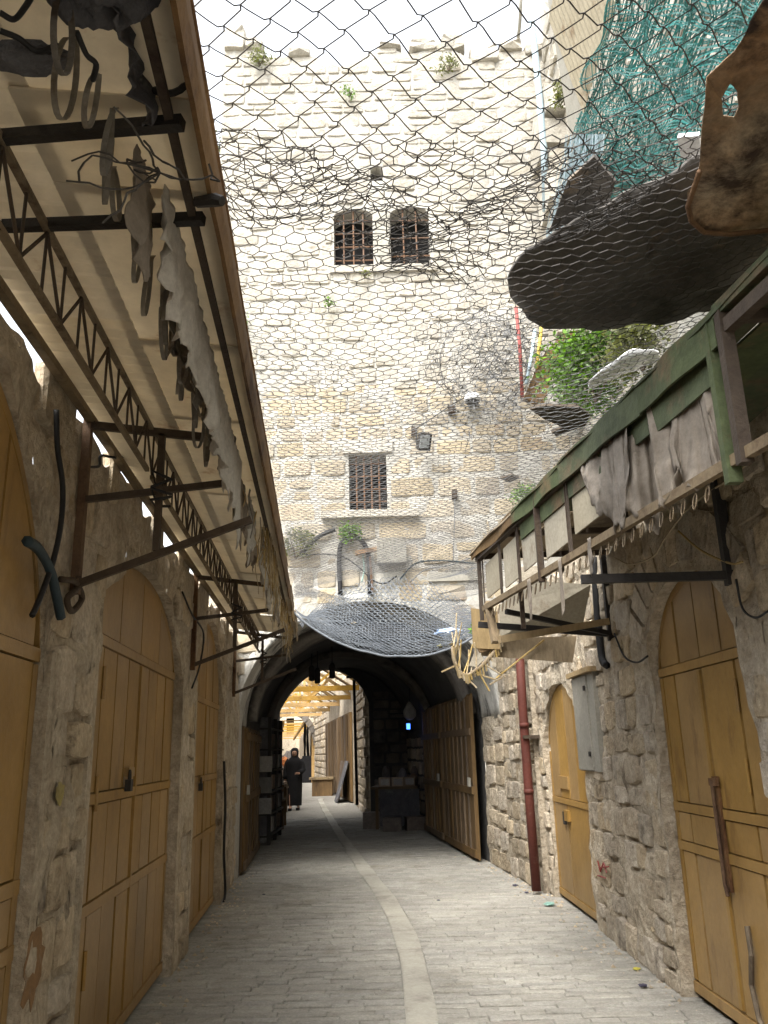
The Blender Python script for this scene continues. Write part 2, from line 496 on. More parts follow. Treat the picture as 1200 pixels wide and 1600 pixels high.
def courses(u0, u1, z0, ztop, ops, wmin, wmax, hmin, hmax, gap=0.02, margin=0.03, r=None):
    r = r or random
    out = []
    z = z0
    while True:
        h = r.uniform(hmin, hmax)
        zmax = max(ztop(u0 + (u1 - u0) * i / 20) for i in range(21))
        if z + h * .6 > zmax: break
        za, zb = z, z + h
        bad = []
        for o in ops:
            us = [o['u0'] + (o['u1'] - o['u0']) * i / 40 for i in range(41)]
            hit = [u for u in us if o['top'](u) > za and o['z0'] < zb]
            if hit: bad.append((min(hit) - margin, max(hit) + margin))
        bad.sort()
        segs = []; c = u0
        for a, b in bad:
            if a > c: segs.append((c, a))
            c = max(c, b)
        if c < u1: segs.append((c, u1))
        for a, b in segs:
            u = a
            while u < b - .05:
                w_ = r.uniform(wmin, wmax)
                if b - (u + w_) < wmin * .6: w_ = b - u
                mid = u + w_ / 2
                if zb <= ztop(mid) + .08:
                    hj = r.uniform(-.012, .012)
                    if r.random() < .10 and h > .2 and w_ < .5:
                        out.append((u, u + w_, za + gap / 2, za + h * .5 - gap / 2))
                        out.append((u, u + w_, za + h * .5 + gap / 2, zb - gap / 2))
                    else:
                        out.append((u + gap / 2, u + w_ - gap / 2, za + gap / 2 + hj, zb - gap / 2 + hj))
                u += w_
        z = zb
    return out
def lay_stones(parent, W, rects, matn, proud=(.02, .05), limit=300, r=None, rest='rubble_infill', name='stone', wob=.02):
    r = r or random
    items = []
    for a, b, c, d in rects:
        if b - a < .04 or d - c < .03: continue
        p = W.pt((a + b) / 2, (c + d) / 2, 0)
        x, y, z = proj(p)
        vis = z > .3 and -60 < x < 1260 and -60 < y < 1660
        if vis:
            q0 = proj(W.pt(a, c)); q1 = proj(W.pt(b, d))
            s_ = abs(q0[0] - q1[0]) * abs(q0[1] - q1[1])
        else: s_ = 0
        items.append((s_, a, b, c, d, p))
    items.sort(key=lambda i: -i[0])
    ca, sa = math.cos(W.rz), math.sin(W.rz)
    o = ORG[parent.name]
    rest_mb = MB()
    for i, (s_, a, b, c, d, p) in enumerate(items):
        k = r.randrange(len(US))
        S = (b - a, r.uniform(*proud), d - c)
        tw = r.uniform(-wob, wob)
        if i < limit and s_ > 0:
            ob = bpy.data.objects.new(name, stone_mesh(k, matn))
            link(ob, parent)
            ob.location = [p[j] - o[j] for j in range(3)]
            ob.scale = S
            ob.rotation_euler = (0, tw, W.rz)
        else:
            V = US[k][0] * np.array(S)
            X = V[:, 0] * ca - V[:, 1] * sa + p[0]
            Y = V[:, 0] * sa + V[:, 1] * ca + p[1]
            rest_mb.add(np.stack([X, Y, V[:, 2] + p[2]], 1), US[k][1])
    if rest_mb.v:
        rest_mb.build(rest, matn, parent, kind='stuff')
def plate(mb, W, u0, u1, lo, hi, d0, d1, n=1):
    us = [u0 + (u1 - u0) * i / n for i in range(n + 1)]
    V = []; F = []
    for u in us:
        l = lo(u) if callable(lo) else lo
        h = hi(u) if callable(hi) else hi
        V += [W.pt(u, l, d1), W.pt(u, h, d1), W.pt(u, l, d0), W.pt(u, h, d0)]
    for i in range(n):
        a, b = i * 4, i * 4 + 4
        F += [(a, b, b + 1, a + 1), (a + 2, a + 3, b + 3, b + 2), (a + 1, b + 1, b + 3, a + 3), (a, a + 2, b + 2, b)]
    F += [(0, 1, 3, 2), (n * 4, n * 4 + 2, n * 4 + 3, n * 4 + 1)]
    mb.add(V, F)
    return mb

# ================================================================== GROUND
mb = MB(); mb.add([(-400, -400, -.03), (400, -400, -.03), (400, 400, -.03), (-400, 400, -.03)], [(0, 1, 2, 3)])
mb.build('ground', 'ground', kind='structure')
mb = MB(); mb.add([(-9, 0, 0), (6, 0, 0), (6, 75, 0), (-12, 75, 0)], [(0, 1, 2, 3)])
street = mb.build('street_floor', 'paver_joint', kind='structure')
CH = [(660, 1640, 52), (660, 1600, 48), (653, 1550, 44), (644, 1500, 39), (632, 1460, 35), (618, 1430, 32), (602, 1403, 28), (585, 1380, 25),
      (569, 1358, 22), (556, 1340, 19), (543, 1322, 17), (531, 1304, 14), (521, 1288, 12), (508, 1266, 9), (500, 1250, 7)]
chl = [at_z(x - w_ / 2, y) for x, y, w_ in CH]
chr_ = [at_z(x + w_ / 2, y) for x, y, w_ in CH]
chl.insert(0, np.array([chl[0][0] + .02, 1.0, 0])); chr_.insert(0, np.array([chr_[0][0] + .02, 1.0, 0]))
chy = [(a[1] + b[1]) / 2 for a, b in zip(chl, chr_)]
def chan_x(y):
    return np.interp(y, chy, [a[0] for a in chl]), np.interp(y, chy, [a[0] for a in chr_])
def wall_r(y): return 1.90 - .022 * y if y < 9.65 else 2.74 - .116 * y
def wall_l(y): return -1.10 - .08 * y
mb = MB()
ys = np.linspace(1.0, 30, 140)
for y0, y1 in zip(ys[:-1], ys[1:]):
    (a0, b0), (a1, b1) = chan_x(y0), chan_x(y1)
    wv = lambda y: .006 * math.sin(y * 3.1)
    a0 += wv(y0); b0 += wv(y0 + 1); a1 += wv(y1); b1 += wv(y1 + 1)
    z = .019
    mb.add([(a0, y0, -.01), (a0, y0, z - .004), (a0 + .012, y0, z), (b0 - .012, y0, z), (b0, y0, z - .004), (b0, y0, -.01),
            (a1, y1, -.01), (a1, y1, z - .004), (a1 + .012, y1, z), (b1 - .012, y1, z), (b1, y1, z - .004), (b1, y1, -.01)],
           [(0, 1, 7, 6), (1, 2, 8, 7), (2, 3, 9, 8), (3, 4, 10, 9), (4, 5, 11, 10)])
mb.build('drain_channel', 'channel', kind='structure', smooth=False)
# setts laid in rows across the street
def unit_sett(k):
    r = random.Random(500 + k)
    V = []; F = []
    base = [(-.5, -.5), (-.17, -.5), (.17, -.5), (.5, -.5), (.5, 0), (.5, .5), (.17, .5), (-.17, .5), (-.5, .5), (-.5, 0)]
    base = [(x * (1 - r.random() * .015), y * (1 - r.random() * .20)) for x, y in base]
    n = len(base)
    for sx, sy, z in ((1, 1, -.5), (1, 1, .55), (.975, .80, 1.0)):
        for x, y in base:
            V.append((x * sx, y * sy, z + (r.uniform(-.12, .12) if z > .9 else 0)))
    for q in (0, 1):
        for i in range(n):
            j = (i + 1) % n
            F.append((q * n + i, q * n + j, (q + 1) * n + j, (q + 1) * n + i))
    F.append(tuple(2 * n + i for i in range(n)))
    return np.array(V), F
SETT = [unit_sett(k) for k in range(10)]
SETT_ME = []
for V, F in SETT:
    me = bpy.data.meshes.new('paver'); me.from_pydata(V.tolist(), [], F); me.materials.append(M['paver']); SETT_ME.append(me)
rp_ = random.Random(3)
items = []
y = 3.6
while y < 21:
    h = rp_.uniform(.065, .105)
    cl, cr = chan_x(y + h / 2)
    rgt = wall_r(y + h) if y < 19.8 else -.55
    for a, b in ((wall_l(y + h) - .11, cl), (cr, rgt + .08)):
        x = a + rp_.uniform(-.1, 0)
        while x < b - .04:
            w_ = rp_.uniform(.16, .42)
            x1 = min(x + w_, b)
            if b - x1 < .08: x1 = b
            xa = max(x, a)
            if x1 - xa > .04:
                p = ((xa + x1) / 2, y + h / 2 + .02 * math.sin(xa * 2.1 + y), 0)
                px = proj(p)
                vis = -40 < px[0] < 1240 and px[1] < 1640
                items.append((px[2] if vis else 99, p, x1 - xa - .003, h - .006))
            x = x1
    y += h
items.sort(key=lambda i: i[0])
mb = MB()
for i, (dist, p, w_, h) in enumerate(items):
    k = rp_.randrange(10); zz = rp_.uniform(.006, .017)
    if i < 300:
        ob = bpy.data.objects.new('paver', SETT_ME[k]); link(ob, street)
        ob.location = [p[j] - ORG[street.name][j] for j in range(3)]
        ob.scale = (w_, h, zz); ob.rotation_euler = (rp_.uniform(-.02, .02), rp_.uniform(-.012, .012), rp_.uniform(-.02, .02))
    else:
        V = SETT[k][0] * np.array((w_, h, zz)) + np.array(p)
        mb.add(V, SETT[k][1])
mb.build('paving_far', 'paver', street, kind='stuff')
# round manhole cover let into the setts
c = at_z(955, 1522)
hole = MB().lathe([(0, .30), (.013, .30), (.015, .285), (.015, .27), (.012, .265), (.012, .02)], (c[0], c[1], 0), 28)
hole.build('manhole_cover', 'paver', label='round worn manhole cover in the paving by the stone wall', cat='manhole')

# ================================================================== TOWER
tower = thing('stone_tower', 'tall pale stone tower with barred windows above a vaulted passage', 'tower', (0, 13, 0))
def tower_top(u):
    return 12.55 + .12 * math.sin(u * 2.3) + .10 * math.sin(u * 5.7 + 1)
TA = arch(-.258, 1.722, 1.9, 3.45)
win_ops = [opening(-.66, -.06, 8.58, arch(-.36, .31, 9.46, 9.60)), opening(.21, .81, 8.58, arch(.51, .31, 9.46, 9.62)),
           opening(-.48, .05, 4.74, lambda u: 5.55), opening(-.075, .115, 10.12, lambda u: 10.40 - abs(u - .02) * .8)]
t_ops = [opening(-1.98, 1.464, 0, TA)] + win_ops
mb = MB()
wall_front(mb, FAC, -2.45, 3.3, 0, tower_top, t_ops, .40, .09, None, .022, 1.9)
# body behind: sides, back, roof above the vault
mb.hexa([(-2.45, 11.41, 3.9), (3.3, 11.41, 3.9), (3.3, 20, 3.9), (-2.75, 20, 3.9), (-2.45, 11.41, 12.4), (3.3, 11.41, 12.4), (3.3, 20, 12.4), (-2.75, 20, 12.4)])
mb.hexa([(-3.4, 11.0, 0), (-2.46, 11.0, 0), (-2.75, 20, 0), (-3.9, 20, 0), (-3.4, 11.0, 3.9), (-2.46, 11.0, 3.9), (-2.75, 20, 3.9), (-3.9, 20, 3.9)])
mb.build('wall', 'tower_mortar', tower)
rs = random.Random(21)
lowtop = lambda u: 5.75
rects = courses(-2.45, 3.3, 3.62, lowtop, t_ops, .30, .72, .27, .38, .045, .02, rs)
zmaxl = max(r_[3] for r_ in rects) + .02
rects += courses(-2.45, 3.3, zmaxl, tower_top, t_ops, .20, .52, .17, .28, .022, .02, rs)
rects += [r_ for r_ in courses(-2.45, 3.3, 1.9, lambda u: 3.62, t_ops, .3, .6, .26, .34, .04, .05, rs)]
lay_stones(tower, FAC, [q for q in rects if q[2] < 6.5], 'tower_block', (.008, .026), 130, rs, 'lower_infill', wob=.03)
lay_stones(tower, FAC, [q for q in rects if q[2] >= 6.5], 'tower_stone', (.010, .034), 170, rs, wob=.035)
# broken stones left on the top of the parapet
for u, w_, h in ((-2.28, .38, .55), (-1.95, .30, .20), (-1.2, .4, .15), (.85, .48, .22), (1.35, .42, .30), (1.85, .5, .36), (2.3, .4, .22), (2.7, .4, .2), (.3, .4, .12)):
    mbb = MB()
    V = US[rs.randrange(12)][0]
    z0 = tower_top(u)
    mbb.add([(u + v[0] * w_, 11.2 - v[1] * .28, z0 + (v[2] + .45) * h) for v in V], US[0][1])
    mbb.build('parapet_stone', 'tower_stone', tower)
for o, nb, nh in ((win_ops[0], 3, 4), (win_ops[1], 2, 3), (win_ops[2], 4, 4)):
    a, b, z0 = o['u0'], o['u1'], o['z0']
    zt = o['top']((a + b) / 2)
    wn = plate(MB(), FAC, a, b, z0, o['top'], -.39, -.36, 12).build('window', 'unlit_interior', tower)  # black pane closing the opening, painted as the dark interior
    for i in range(nb):
        u = a + (b - a) * (i + 1) / (nb + 1)
        MB().tube([FAC.pt(u, z0, -.06), FAC.pt(u, zt, -.06)], .013, 6).build('window_bar', 'iron_bar', wn)
    for i in range(nh):
        z = z0 + (zt - z0) * (i + .7) / (nh + .3)
        MB().tube([FAC.pt(a, z, -.085), FAC.pt(b, z, -.085)], .012, 6).build('window_bar', 'iron_bar', wn)
plate(MB(), FAC, -.075, .115, 10.12, lambda u: 10.40 - abs(u - .02) * .8, -.36, -.33, 6).build('window', 'unlit_interior', tower, label='small dark pointed opening above the pair of barred windows')
plate(MB(), FAC, -.04, .19, 8.5, 9.48, -.02, .055).build('mullion', 'channel', tower, label='smooth yellowish stone pier between the two barred windows')
plate(MB(), FAC, -.72, .9, 8.46, 8.575, -.02, .07).build('sill', 'tower_stone', tower)
mb = MB()
plate(mb, FAC, -.86, .48, 4.60, 4.70, -.02, .13).build('sill', 'tower_stone', tower, label='projecting stone ledge under the lower barred window')
plate(MB(), FAC, -.56, .14, 5.56, 5.74, -.01, .062).build('lintel', 'tower_stone', tower)

# ---- the vaulted passage through the tower
def pass_l(y): return wall_l(y)
def pass_r(y): return 2.74 - .116 * y
def vault_pt(y, t, grow=0.0):
    a, b = pass_l(y), pass_r(y)
    c, hw = (a + b) / 2, (b - a) / 2 + grow
    th = math.pi * t
    wob = .02 * math.sin(y * 3 + t * 9) + .015 * math.sin(y * 7 - t * 17)
    return (c - (hw + wob * .5) * math.cos(th), y, 1.9 + (1.55 + grow + wob) * math.sin(th))
MB().sheet(lambda u, v: vault_pt(11.0 + 1.35 * v, u), 28, 6, -.12).build('vault_mouth', 'plaster_white', tower, label='flaking whitewashed plaster vault at the passage mouth', smooth=True)
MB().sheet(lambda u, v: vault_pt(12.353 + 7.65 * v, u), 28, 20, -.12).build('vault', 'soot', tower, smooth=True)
for yy in (12.5, 16.2):
    MB().sheet(lambda u, v: (lambda p: (p[0], p[1], p[2]))(vault_pt(yy + .55 * v, .02 + .96 * u, -.13)), 26, 3, -.12).build('vault_rib', 'soot_stone', tower, smooth=True)
rs2 = random.Random(5)
for W, nm in ((WL, 'passage_wall'), (WP, 'passage_wall')):
    m_ = MB()
    ym = 11.0
    if W is WP:
        wall_front(m_, W, 11.0, 12.15, 0, lambda u: 1.93, [], .3, .06, None, .03, 6.1)
        m_.build(nm, 'rubble_mortar', tower); m_ = MB(); ym = 12.15
    wall_front(m_, W, ym, 20.0, 0, lambda u: 1.93, [], .3, .5)
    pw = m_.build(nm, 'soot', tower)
    rc = courses(11.0, 20.0, 0, lambda u: 1.92, [], .28, .55, .2, .32, .03, .03, rs2)
    rc = [q for q in rc if not (12.0 < (q[0] + q[1]) / 2 < 17.2)] if W is WP else [q for q in rc if (q[0] + q[1]) / 2 > 14.7]
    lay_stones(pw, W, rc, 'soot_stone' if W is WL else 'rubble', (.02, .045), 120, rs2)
FAR = Front(20.0)
m_ = MB()
FA = arch(-1.56, 1.10, 2.45, 3.45, 2.2, 1.8)
wall_front(m_, FAR, -2.72, .5, 0, lambda u: 3.6, [opening(-2.64, -.48, 0, FA)], .5, .2)
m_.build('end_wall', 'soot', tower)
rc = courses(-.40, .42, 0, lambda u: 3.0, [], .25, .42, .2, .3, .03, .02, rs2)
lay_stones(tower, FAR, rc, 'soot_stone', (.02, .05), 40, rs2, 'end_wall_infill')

# ================================================================== LEFT BUILDING
left = thing('shop_building', 'low rubble-stone shop wall with three arched ochre metal doors under the cream awning', 'building', (-1.9, 6, 0))
DA = dict(u0=1.35, u1=3.30, spring=1.90, apex=2.86, p=1.8, q=1.6)
DB = dict(u0=4.02, u1=6.52, spring=2.10, apex=2.64, p=2.2, q=1.6)
DC = dict(u0=7.30, u1=9.42, spring=2.02, apex=2.80, p=2.0, q=1.7)
DE = dict(u0=4.22, u1=5.68, spring=1.96, apex=2.50, p=2.2, q=1.8)
DF = dict(u0=7.70, u1=9.36, spring=1.50, apex=2.12, p=2.2, q=1.8)
def dtop(D, ins=0.0):
    c = (D['u0'] + D['u1']) / 2; hw = (D['u1'] - D['u0']) / 2 - ins
    return arch(c, hw, D['spring'], D['apex'] - ins, D['p'], D['q'])
l_ops = [opening(D['u0'], D['u1'], 0, dtop(D)) for D in (DA, DB, DC)]
ltop = lambda u: 2.965 + .035 * math.sin(u * 6.1) + .03 * math.sin(u * 13.7 + 2)
m_ = MB()
wall_front(m_, WL, .6, 11.0, 0, ltop, l_ops, .30, .055, 1.2, .034, 3.3)
m_.build('wall', 'rubble_mortar', left)
rl = random.Random(8)
lay_stones(left, WL, courses(.6, 11.0, 0, ltop, l_ops, .18, .46, .14, .30, .018, .045, rl), 'rubble', (.008, .04), 300, rl, wob=.06)
# plaster jamb strips round the openings
for D in (DA, DB, DC):
    t_ = dtop(D)
    o_ = lambda u: arch((D['u0'] + D['u1']) / 2, (D['u1'] - D['u0']) / 2 + .09, D['spring'], D['apex'] + .07, D['p'], D['q'])(u)
    m_ = MB(); plate(m_, WL, D['u0'] - .085, D['u0'] - .004, 0, D['spring'] + .02, -.02, .03)
    m_.build('door_jamb', 'rubble_mortar', left)
    m_ = MB(); plate(m_, WL, D['u1'] + .004, D['u1'] + .085, 0, D['spring'] + .02, -.02, .03)
    m_.build('door_jamb', 'rubble_mortar', left)

def make_door(parent, W, D, depth, rails, nrib, label, z0=.05, matn='ochre', frames=True, hinge=True, lock=None, split=True, uneven=None):
    u0, u1 = D['u0'] + .005, D['u1'] - .005
    t0 = dtop(D, .004)
    d = -depth
    dr = plate(MB(), W, u0, u1, z0, t0, d - .03, d, 24).build('door', matn + '_dark' if matn == 'ochre' else matn, parent, label=label)  # backing plate, painted darker so the gaps between panels look shaded
    ti = dtop(D, .05)
    zr = [z0] + rails
    fr = .055
    ribs = uneven or [i / nrib for i in range(nrib + 1)]
    ua, ub = u0 + fr, u1 - fr
    cut = [ua + (ub - ua) * t for t in ribs]
    g = .011
    for i, zl in enumerate(zr):
        last = i == len(zr) - 1
        zh = ti if last else zr[i + 1] - .033
        lo = zl + (.033 if i else .068)
        cc = cut
        if last: cc = [ua + (ub - ua) * t for t in (0, .26, .5, .75, 1)]
        for a, b in zip(cc[:-1], cc[1:]):
            hi = (lambda u: max(lo + .02, ti(u))) if last else zh
            plate(MB(), W, a + g, b - g, lo, hi, d, d + .022 + random.uniform(0, .006), 6 if last else 1).build('panel', matn, dr)
    for z in rails:
        plate(MB(), W, u0 + .01, u1 - .01, z - .026, z + .026, d, d + .034).build('rail', matn, dr)
    plate(MB(), W, u0, u1, z0, z0 + .06, d, d + .034).build('rail', matn, dr)
    for a, b in ((u0, u0 + fr), (u1 - fr, u1)):
        plate(MB(), W, a, b, z0 + .072, D['spring'] - .036, d, d + .027).build('stile', matn, dr)
    if frames:   # arched rim
        m2 = MB(); n = 20
        c = (u0 + u1) / 2; hw = (u1 - u0) / 2
        pts = [(c - hw * math.cos(math.pi * k / n)) for k in range(n + 1)]
        for a, b in zip(pts[:-1], pts[1:]):
            plate(m2, W, a, b, lambda u: max(D['spring'] + .036, t0(u) - .05), t0, d, d + .026)
        m2.build('arch_rim', matn, dr)
    if hinge:
        for z in (.45, 1.25, D['spring'] - .3):
            for u in (u0 + .03, cut[1]):
                MB().tube([W.pt(u, z, d + .035), W.pt(u, z + .17, d + .035)], .011, 6).build('hinge', matn, dr)
    if split:
        um = (cut[len(cut) // 2])
        plate(MB(), W, um + .012, um + .05, z0 + .08, rails[-1] - .04, d, d + .036).build('meeting_bar', matn, dr)
    if lock:
        u, z = lock
        plate(MB(), W, u - .02, u + .13, z - .02, z + .03, d + .02, d + .055).build('hasp', matn, dr)
        MB().tube([W.pt(u - .02 + .02 * math.cos(t), z - .035 + .05 * math.sin(t), d + .06) for t in np.linspace(0, math.pi, 8)], .007, 6).build('shackle', 'black_metal', dr)
        plate(MB(), W, u - .045, u + .010, z - .10, z - .035, d + .04, d + .075).build('padlock', 'black_metal', dr)
    return dr
make_door(left, WL, DA, .045, [.84, 1.06, 1.90], 3, 'ochre arched metal door nearest the coiled black cable', lock=None)
make_door(left, WL, DB, .07, [.80, 1.31, 2.10], 8, 'wide ochre arched metal door fastened with a black padlock', lock=(5.02, 1.42))
make_door(left, WL, DC, .07, [.78, 1.30, 2.02], 6, 'ochre arched metal door next to the passage mouth', lock=(8.0, 1.3))
mb = MB()
p = [WL.pt(4.55, 1.02, -.06), WL.pt(4.62, .9, -.055), WL.pt(4.72, .72, -.06), WL.pt(4.70, .5, -.05), WL.pt(4.62, .42, -.055), WL.pt(4.6, .6, -.06)]
m_ = MB().tube([WL.pt(5.45, 1.0, -.06), WL.pt(5.5, .9, -.05), WL.pt(5.6, .70, -.055), WL.pt(5.58, .5, -.05), WL.pt(5.5, .42, -.055), WL.pt(5.47, .55, -.06)], .006, 6)
m_.build('rope_loop', 'wood_pale', label='loop of pale cord hanging on the wide padlocked ochre door', cat='cord')

# ================================================================== RIGHT BUILDING
right = thing('shop_building', 'low rubble-stone shop wall with an ochre double door and a small ochre door', 'building', (1.9, 6, 0))
r_ops = [opening(D['u0'], D['u1'], 0, dtop(D)) for D in (DE, DF)]
rtop = lambda u: 3.16 + .05 * math.sin(u * 3.1) + .04 * math.sin(u * 7.7)
m_ = MB()
wall_front(m_, WR, .6, 9.65, 0, rtop, r_ops, .30, .055, 1.0, .036, 8.1)
m_.build('wall', 'rubble_mortar', right)
m_ = MB()
wall_front(m_, WP, 9.6, 11.0, 0, lambda u: 3.3, [], .3, .06, 1.0, .03, 5.5)
m_.build('end_wall', 'rubble_mortar', right)
plate(MB(), WP, 9.575, 9.598, 0, 3.3, -.28, .028).build('end_wall', 'rubble_mortar', right)
rr = random.Random(15)
_c, _h = (DE['u0'] + DE['u1']) / 2, (DE['u1'] - DE['u0']) / 2
lay_stones(right, WR, courses(.6, 9.65, 0, rtop, r_ops + [opening(DE['u0'] - .27, DE['u1'] + .27, 1.98, arch(_c, _h + .27, 2.0, 2.84))], .14, .42, .13, .26, .016, .05, rr), 'rubble', (.012, .045), 300, rr, wob=.06)
lay_stones(right, WP, courses(9.62, 11.0, 0, lambda u: 3.3, [], .2, .4, .17, .28, .02, .05, rr), 'rubble', (.02, .05), 80, rr, 'end_wall_infill', wob=.04)
# stone ring of the niche round the big door
c, hw = (DE['u0'] + DE['u1']) / 2, (DE['u1'] - DE['u0']) / 2
for k in range(1, 12):
    a0, a1 = math.pi * k / 13 + .02, math.pi * (k + 1) / 13 - .02
    f = lambda a, g: (c - (hw + g) * math.cos(a), 2.0 + (.50 + g * 1.2) * math.sin(a) ** .9)
    poly = [WR.pt(*f(a0, .05), -.02), WR.pt(*f(a1, .05), -.02), WR.pt(*f(a1, .30), -.02), WR.pt(*f(a0, .30), -.02)]
    MB().prism(poly, (-(.045 + random.uniform(0, .015)), 0, 0)).build('voussoir', 'rubble', right)
de = make_door(right, WR, DE, .08, [.89, 1.12, 1.96], 4, 'large ochre double door with a rusty bolt plate under the green awning', uneven=[0, .16, .5, .84, 1])
df = make_door(right, WR, DF, .06, [.98], 2, 'small ochre arched door beside the red drainpipe', uneven=[0, .62, 1], split=False, hinge=False)
plate(MB(), WR, 4.885, 4.955, .72, 1.32, -.05, -.035).build('bolt_plate', 'rust', de)
plate(MB(), WR, 4.87, 4.97, 1.27, 1.31, -.04, -.02).build('bolt_plate', 'rust', de)
MB().tube([WR.pt(4.92, 1.30, -.02), WR.pt(4.92, .76, -.02), WR.pt(4.90, .70, -.02)], .011, 6).build('bolt', 'rust', de)
MB().tube([WR.pt(4.75, .58, -.04), WR.pt(4.72, .45, -.03), WR.pt(4.78, .3, -.035), WR.pt(4.73, .16, -.03), WR.pt(4.7, .12, -.035)], .014, 6).build('strap', 'wood_pale', de)
plate(MB(), WR, 8.55, 8.95, 1.10, 1.22, -.045, -.02).build('mail_flap', 'ochre', df)
plate(MB(), WR, 8.6, 8.75, .80, .90, -.045, -.005).build('hasp', 'ochre', df)
plate(MB(), WR, 8.78, 8.84, .76, .88, -.04, -.01).build('padlock', 'black_metal', df)
# doors standing in the passage
def plank_door(W, u0, u1, zt, label, npl, d=.02, matn='wood_brown', rails=(.12, .95, 1.75)):
    dr = plate(MB(), W, u0, u1, .04, zt, d, d + .03).build('wooden_door', 'wood_brown', label=label, cat='door', group='plank doors in the passage')
    for i in range(npl):
        a = u0 + (u1 - u0) * i / npl; b = u0 + (u1 - u0) * (i + 1) / npl
        plate(MB(), W, a + .012, b - .012, .06, zt - .02 + random.uniform(-.01, .01), d + .03, d + .05).build('plank', matn, dr)
        if i: plate(MB(), W, a - .028, a + .028, .10, zt - .06, d + .05, d + .072).build('batten', 'wood_brown', dr)
    for z in rails:
        plate(MB(), W, u0, u1, z - .05, z + .05, d + .05, d + .075).build('rail', matn, dr)
    plate(MB(), W, u0 + .05, u0 + .13, 1.0, 1.12, d + .075, d + .11).build('latch', 'cabinet_grey', dr)
    return dr
plank_door(WP, 12.2, 14.5, 2.28, 'brown slatted wooden door by the flaking white vault, nearest the red drainpipe', 7, .12, 'wood_brown')
plank_door(WP, 14.75, 16.7, 2.28, 'dark brown slatted wooden door just past the lighter one in the passage', 7, .12)
plank_door(WL, 11.5, 14.2, 1.88, 'brown slatted door facing the pair of doors inside the passage', 6, .03, 'wood_brown')

# the street goes on behind the camera
m_ = MB(); wall_front(m_, WL, -9, .6, 0, lambda u: 2.95, [], .3, 1, 1.2); m_.build('wall', 'rubble_mortar', left)
m_ = MB(); wall_front(m_, WR, -9, .6, 0, lambda u: 3.16, [], .3, 1, 1.0); m_.build('wall', 'rubble_mortar', right)

# ================================================================== COURT BEYOND THE PASSAGE
court_r = thing('court_wall', 'lit coursed stone wall with stepped quoins beyond the passage', 'wall', (-1, 28, 0))
WC = Wall(1.40, -.0935, -1)      # X=-.47 at 20 -> -.94 at 25
m_ = MB(); wall_front(m_, WC, 20.5, 26.5, 0, lambda u: 4.2, [], .3, .6, 1.5); m_.build('wall', 'rubble_mortar', court_r)
rc_ = random.Random(31)
lay_stones(court_r, WC, courses(20.5, 26.5, 0, lambda u: 4.2, [], .7, 1.3, .20, .28, .035, 0, rc_), 'rubble', (.03, .07), 80, rc_)
for k in range(15):
    z = k * .235
    wq = .55 if k % 2 else .32
    MB().box((-.52 + (.03 if k % 2 else 0), 20.55 + wq / 2, z + .115), (.22, wq, .215), rc_.uniform(-.04, .04)).build('quoin', 'rubble', court_r)
far_r = thing('court_shopfront', 'row of tall brown wooden shop doors in the court beyond the passage', 'shopfront', (-2.2, 33, 0))
WD = Wall(2.88, -.150, -1)       # X=-1.1 at 26.5 -> -4 at 46
m_ = MB(); wall_front(m_, WD, 26.5, 46, 0, lambda u: 4.0, [], .3, 1, 1.5); m_.build('wall', 'rubble_mortar', far_r)
lay_stones(far_r, WD, courses(38, 46, 0, lambda u: 4.0, [], .5, .9, .25, .35, .04, 0, rc_), 'rubble', (.03, .06), 60, rc_)
for i in range(7):
    u = 27 + i * 1.5
    plate(MB(), WD, u, u + 1.42, .05, 2.75, .02, .09).build('door', 'wood_brown', far_r)
    plate(MB(), WD, u + .66, u + .76, .1, 2.7, .092, .12).build('rail', 'wood_brown', far_r)
court_l = thing('court_wall', 'shaded stone wall behind the goods beyond the passage', 'wall', (-4.5, 33, 0))
WE = Wall(-.20, -.135, 1)        # X=-2.9 at 20 -> -6.4 at 46
m_ = MB(); wall_front(m_, WE, 20.5, 46, 0, lambda u: 4.0, [], .3, 1, 1.5); m_.build('wall', 'rubble_mortar', court_l)
lay_stones(court_l, WE, courses(20.5, 46, 0, lambda u: 4.0, [], .6, 1.1, .28, .4, .04, 0, rc_), 'rubble', (.03, .06), 60, rc_)
gate = thing('arched_gateway', 'rough stone wall pierced by a pointed arch at the far end of the court', 'gateway', (-5, 46, 0))
G = Front(46.0)
g_op = opening(-6.75, -4.05, 0, arch(-5.4, 1.35, 1.9, 3.72, 1.7, 1.5))
m_ = MB(); wall_front(m_, G, -8, -2.5, 0, lambda u: 6.2, [g_op], .8, .3); m_.build('wall', 'rubble_mortar', gate)
lay_stones(gate, G, courses(-8, -2.5, 0, lambda u: 6.2, [g_op], .3, .55, .24, .34, .04, .1, rc_), 'rubble', (.04, .08), 200, rc_)
for k in range(15):
    a0, a1 = math.pi * k / 15, math.pi * (k + 1) / 15 - .03
    f = lambda a, g: (-5.4 - (1.35 + g) * math.cos(a), 1.9 + (1.72 + g) * math.sin(a) ** 1.15)
    MB().prism([G.pt(*f(a0, -.05), .0), G.pt(*f(a1, -.05), 0), G.pt(*f(a1, .28), 0), G.pt(*f(a0, .28), 0)], (0, -.12, 0)).build('voussoir', 'soot_stone', gate)
endw = thing('street_end_wall', 'pale stone wall with a small window closing the street beyond the arch', 'wall', (-6.8, 66, 0))
m_ = MB(); wall_front(m_, Front(66.0), -14, 0, 0, lambda u: 9, [opening(-8.0, -7.4, 3.0, lambda u: 4.2)], .4, .5, 1); m_.build('wall', 'rubble_mortar', endw)
plate(MB(), Front(66.0), -8.0, -7.4, 3.0, 4.2, -.39, -.35).build('window', 'unlit_interior', endw)
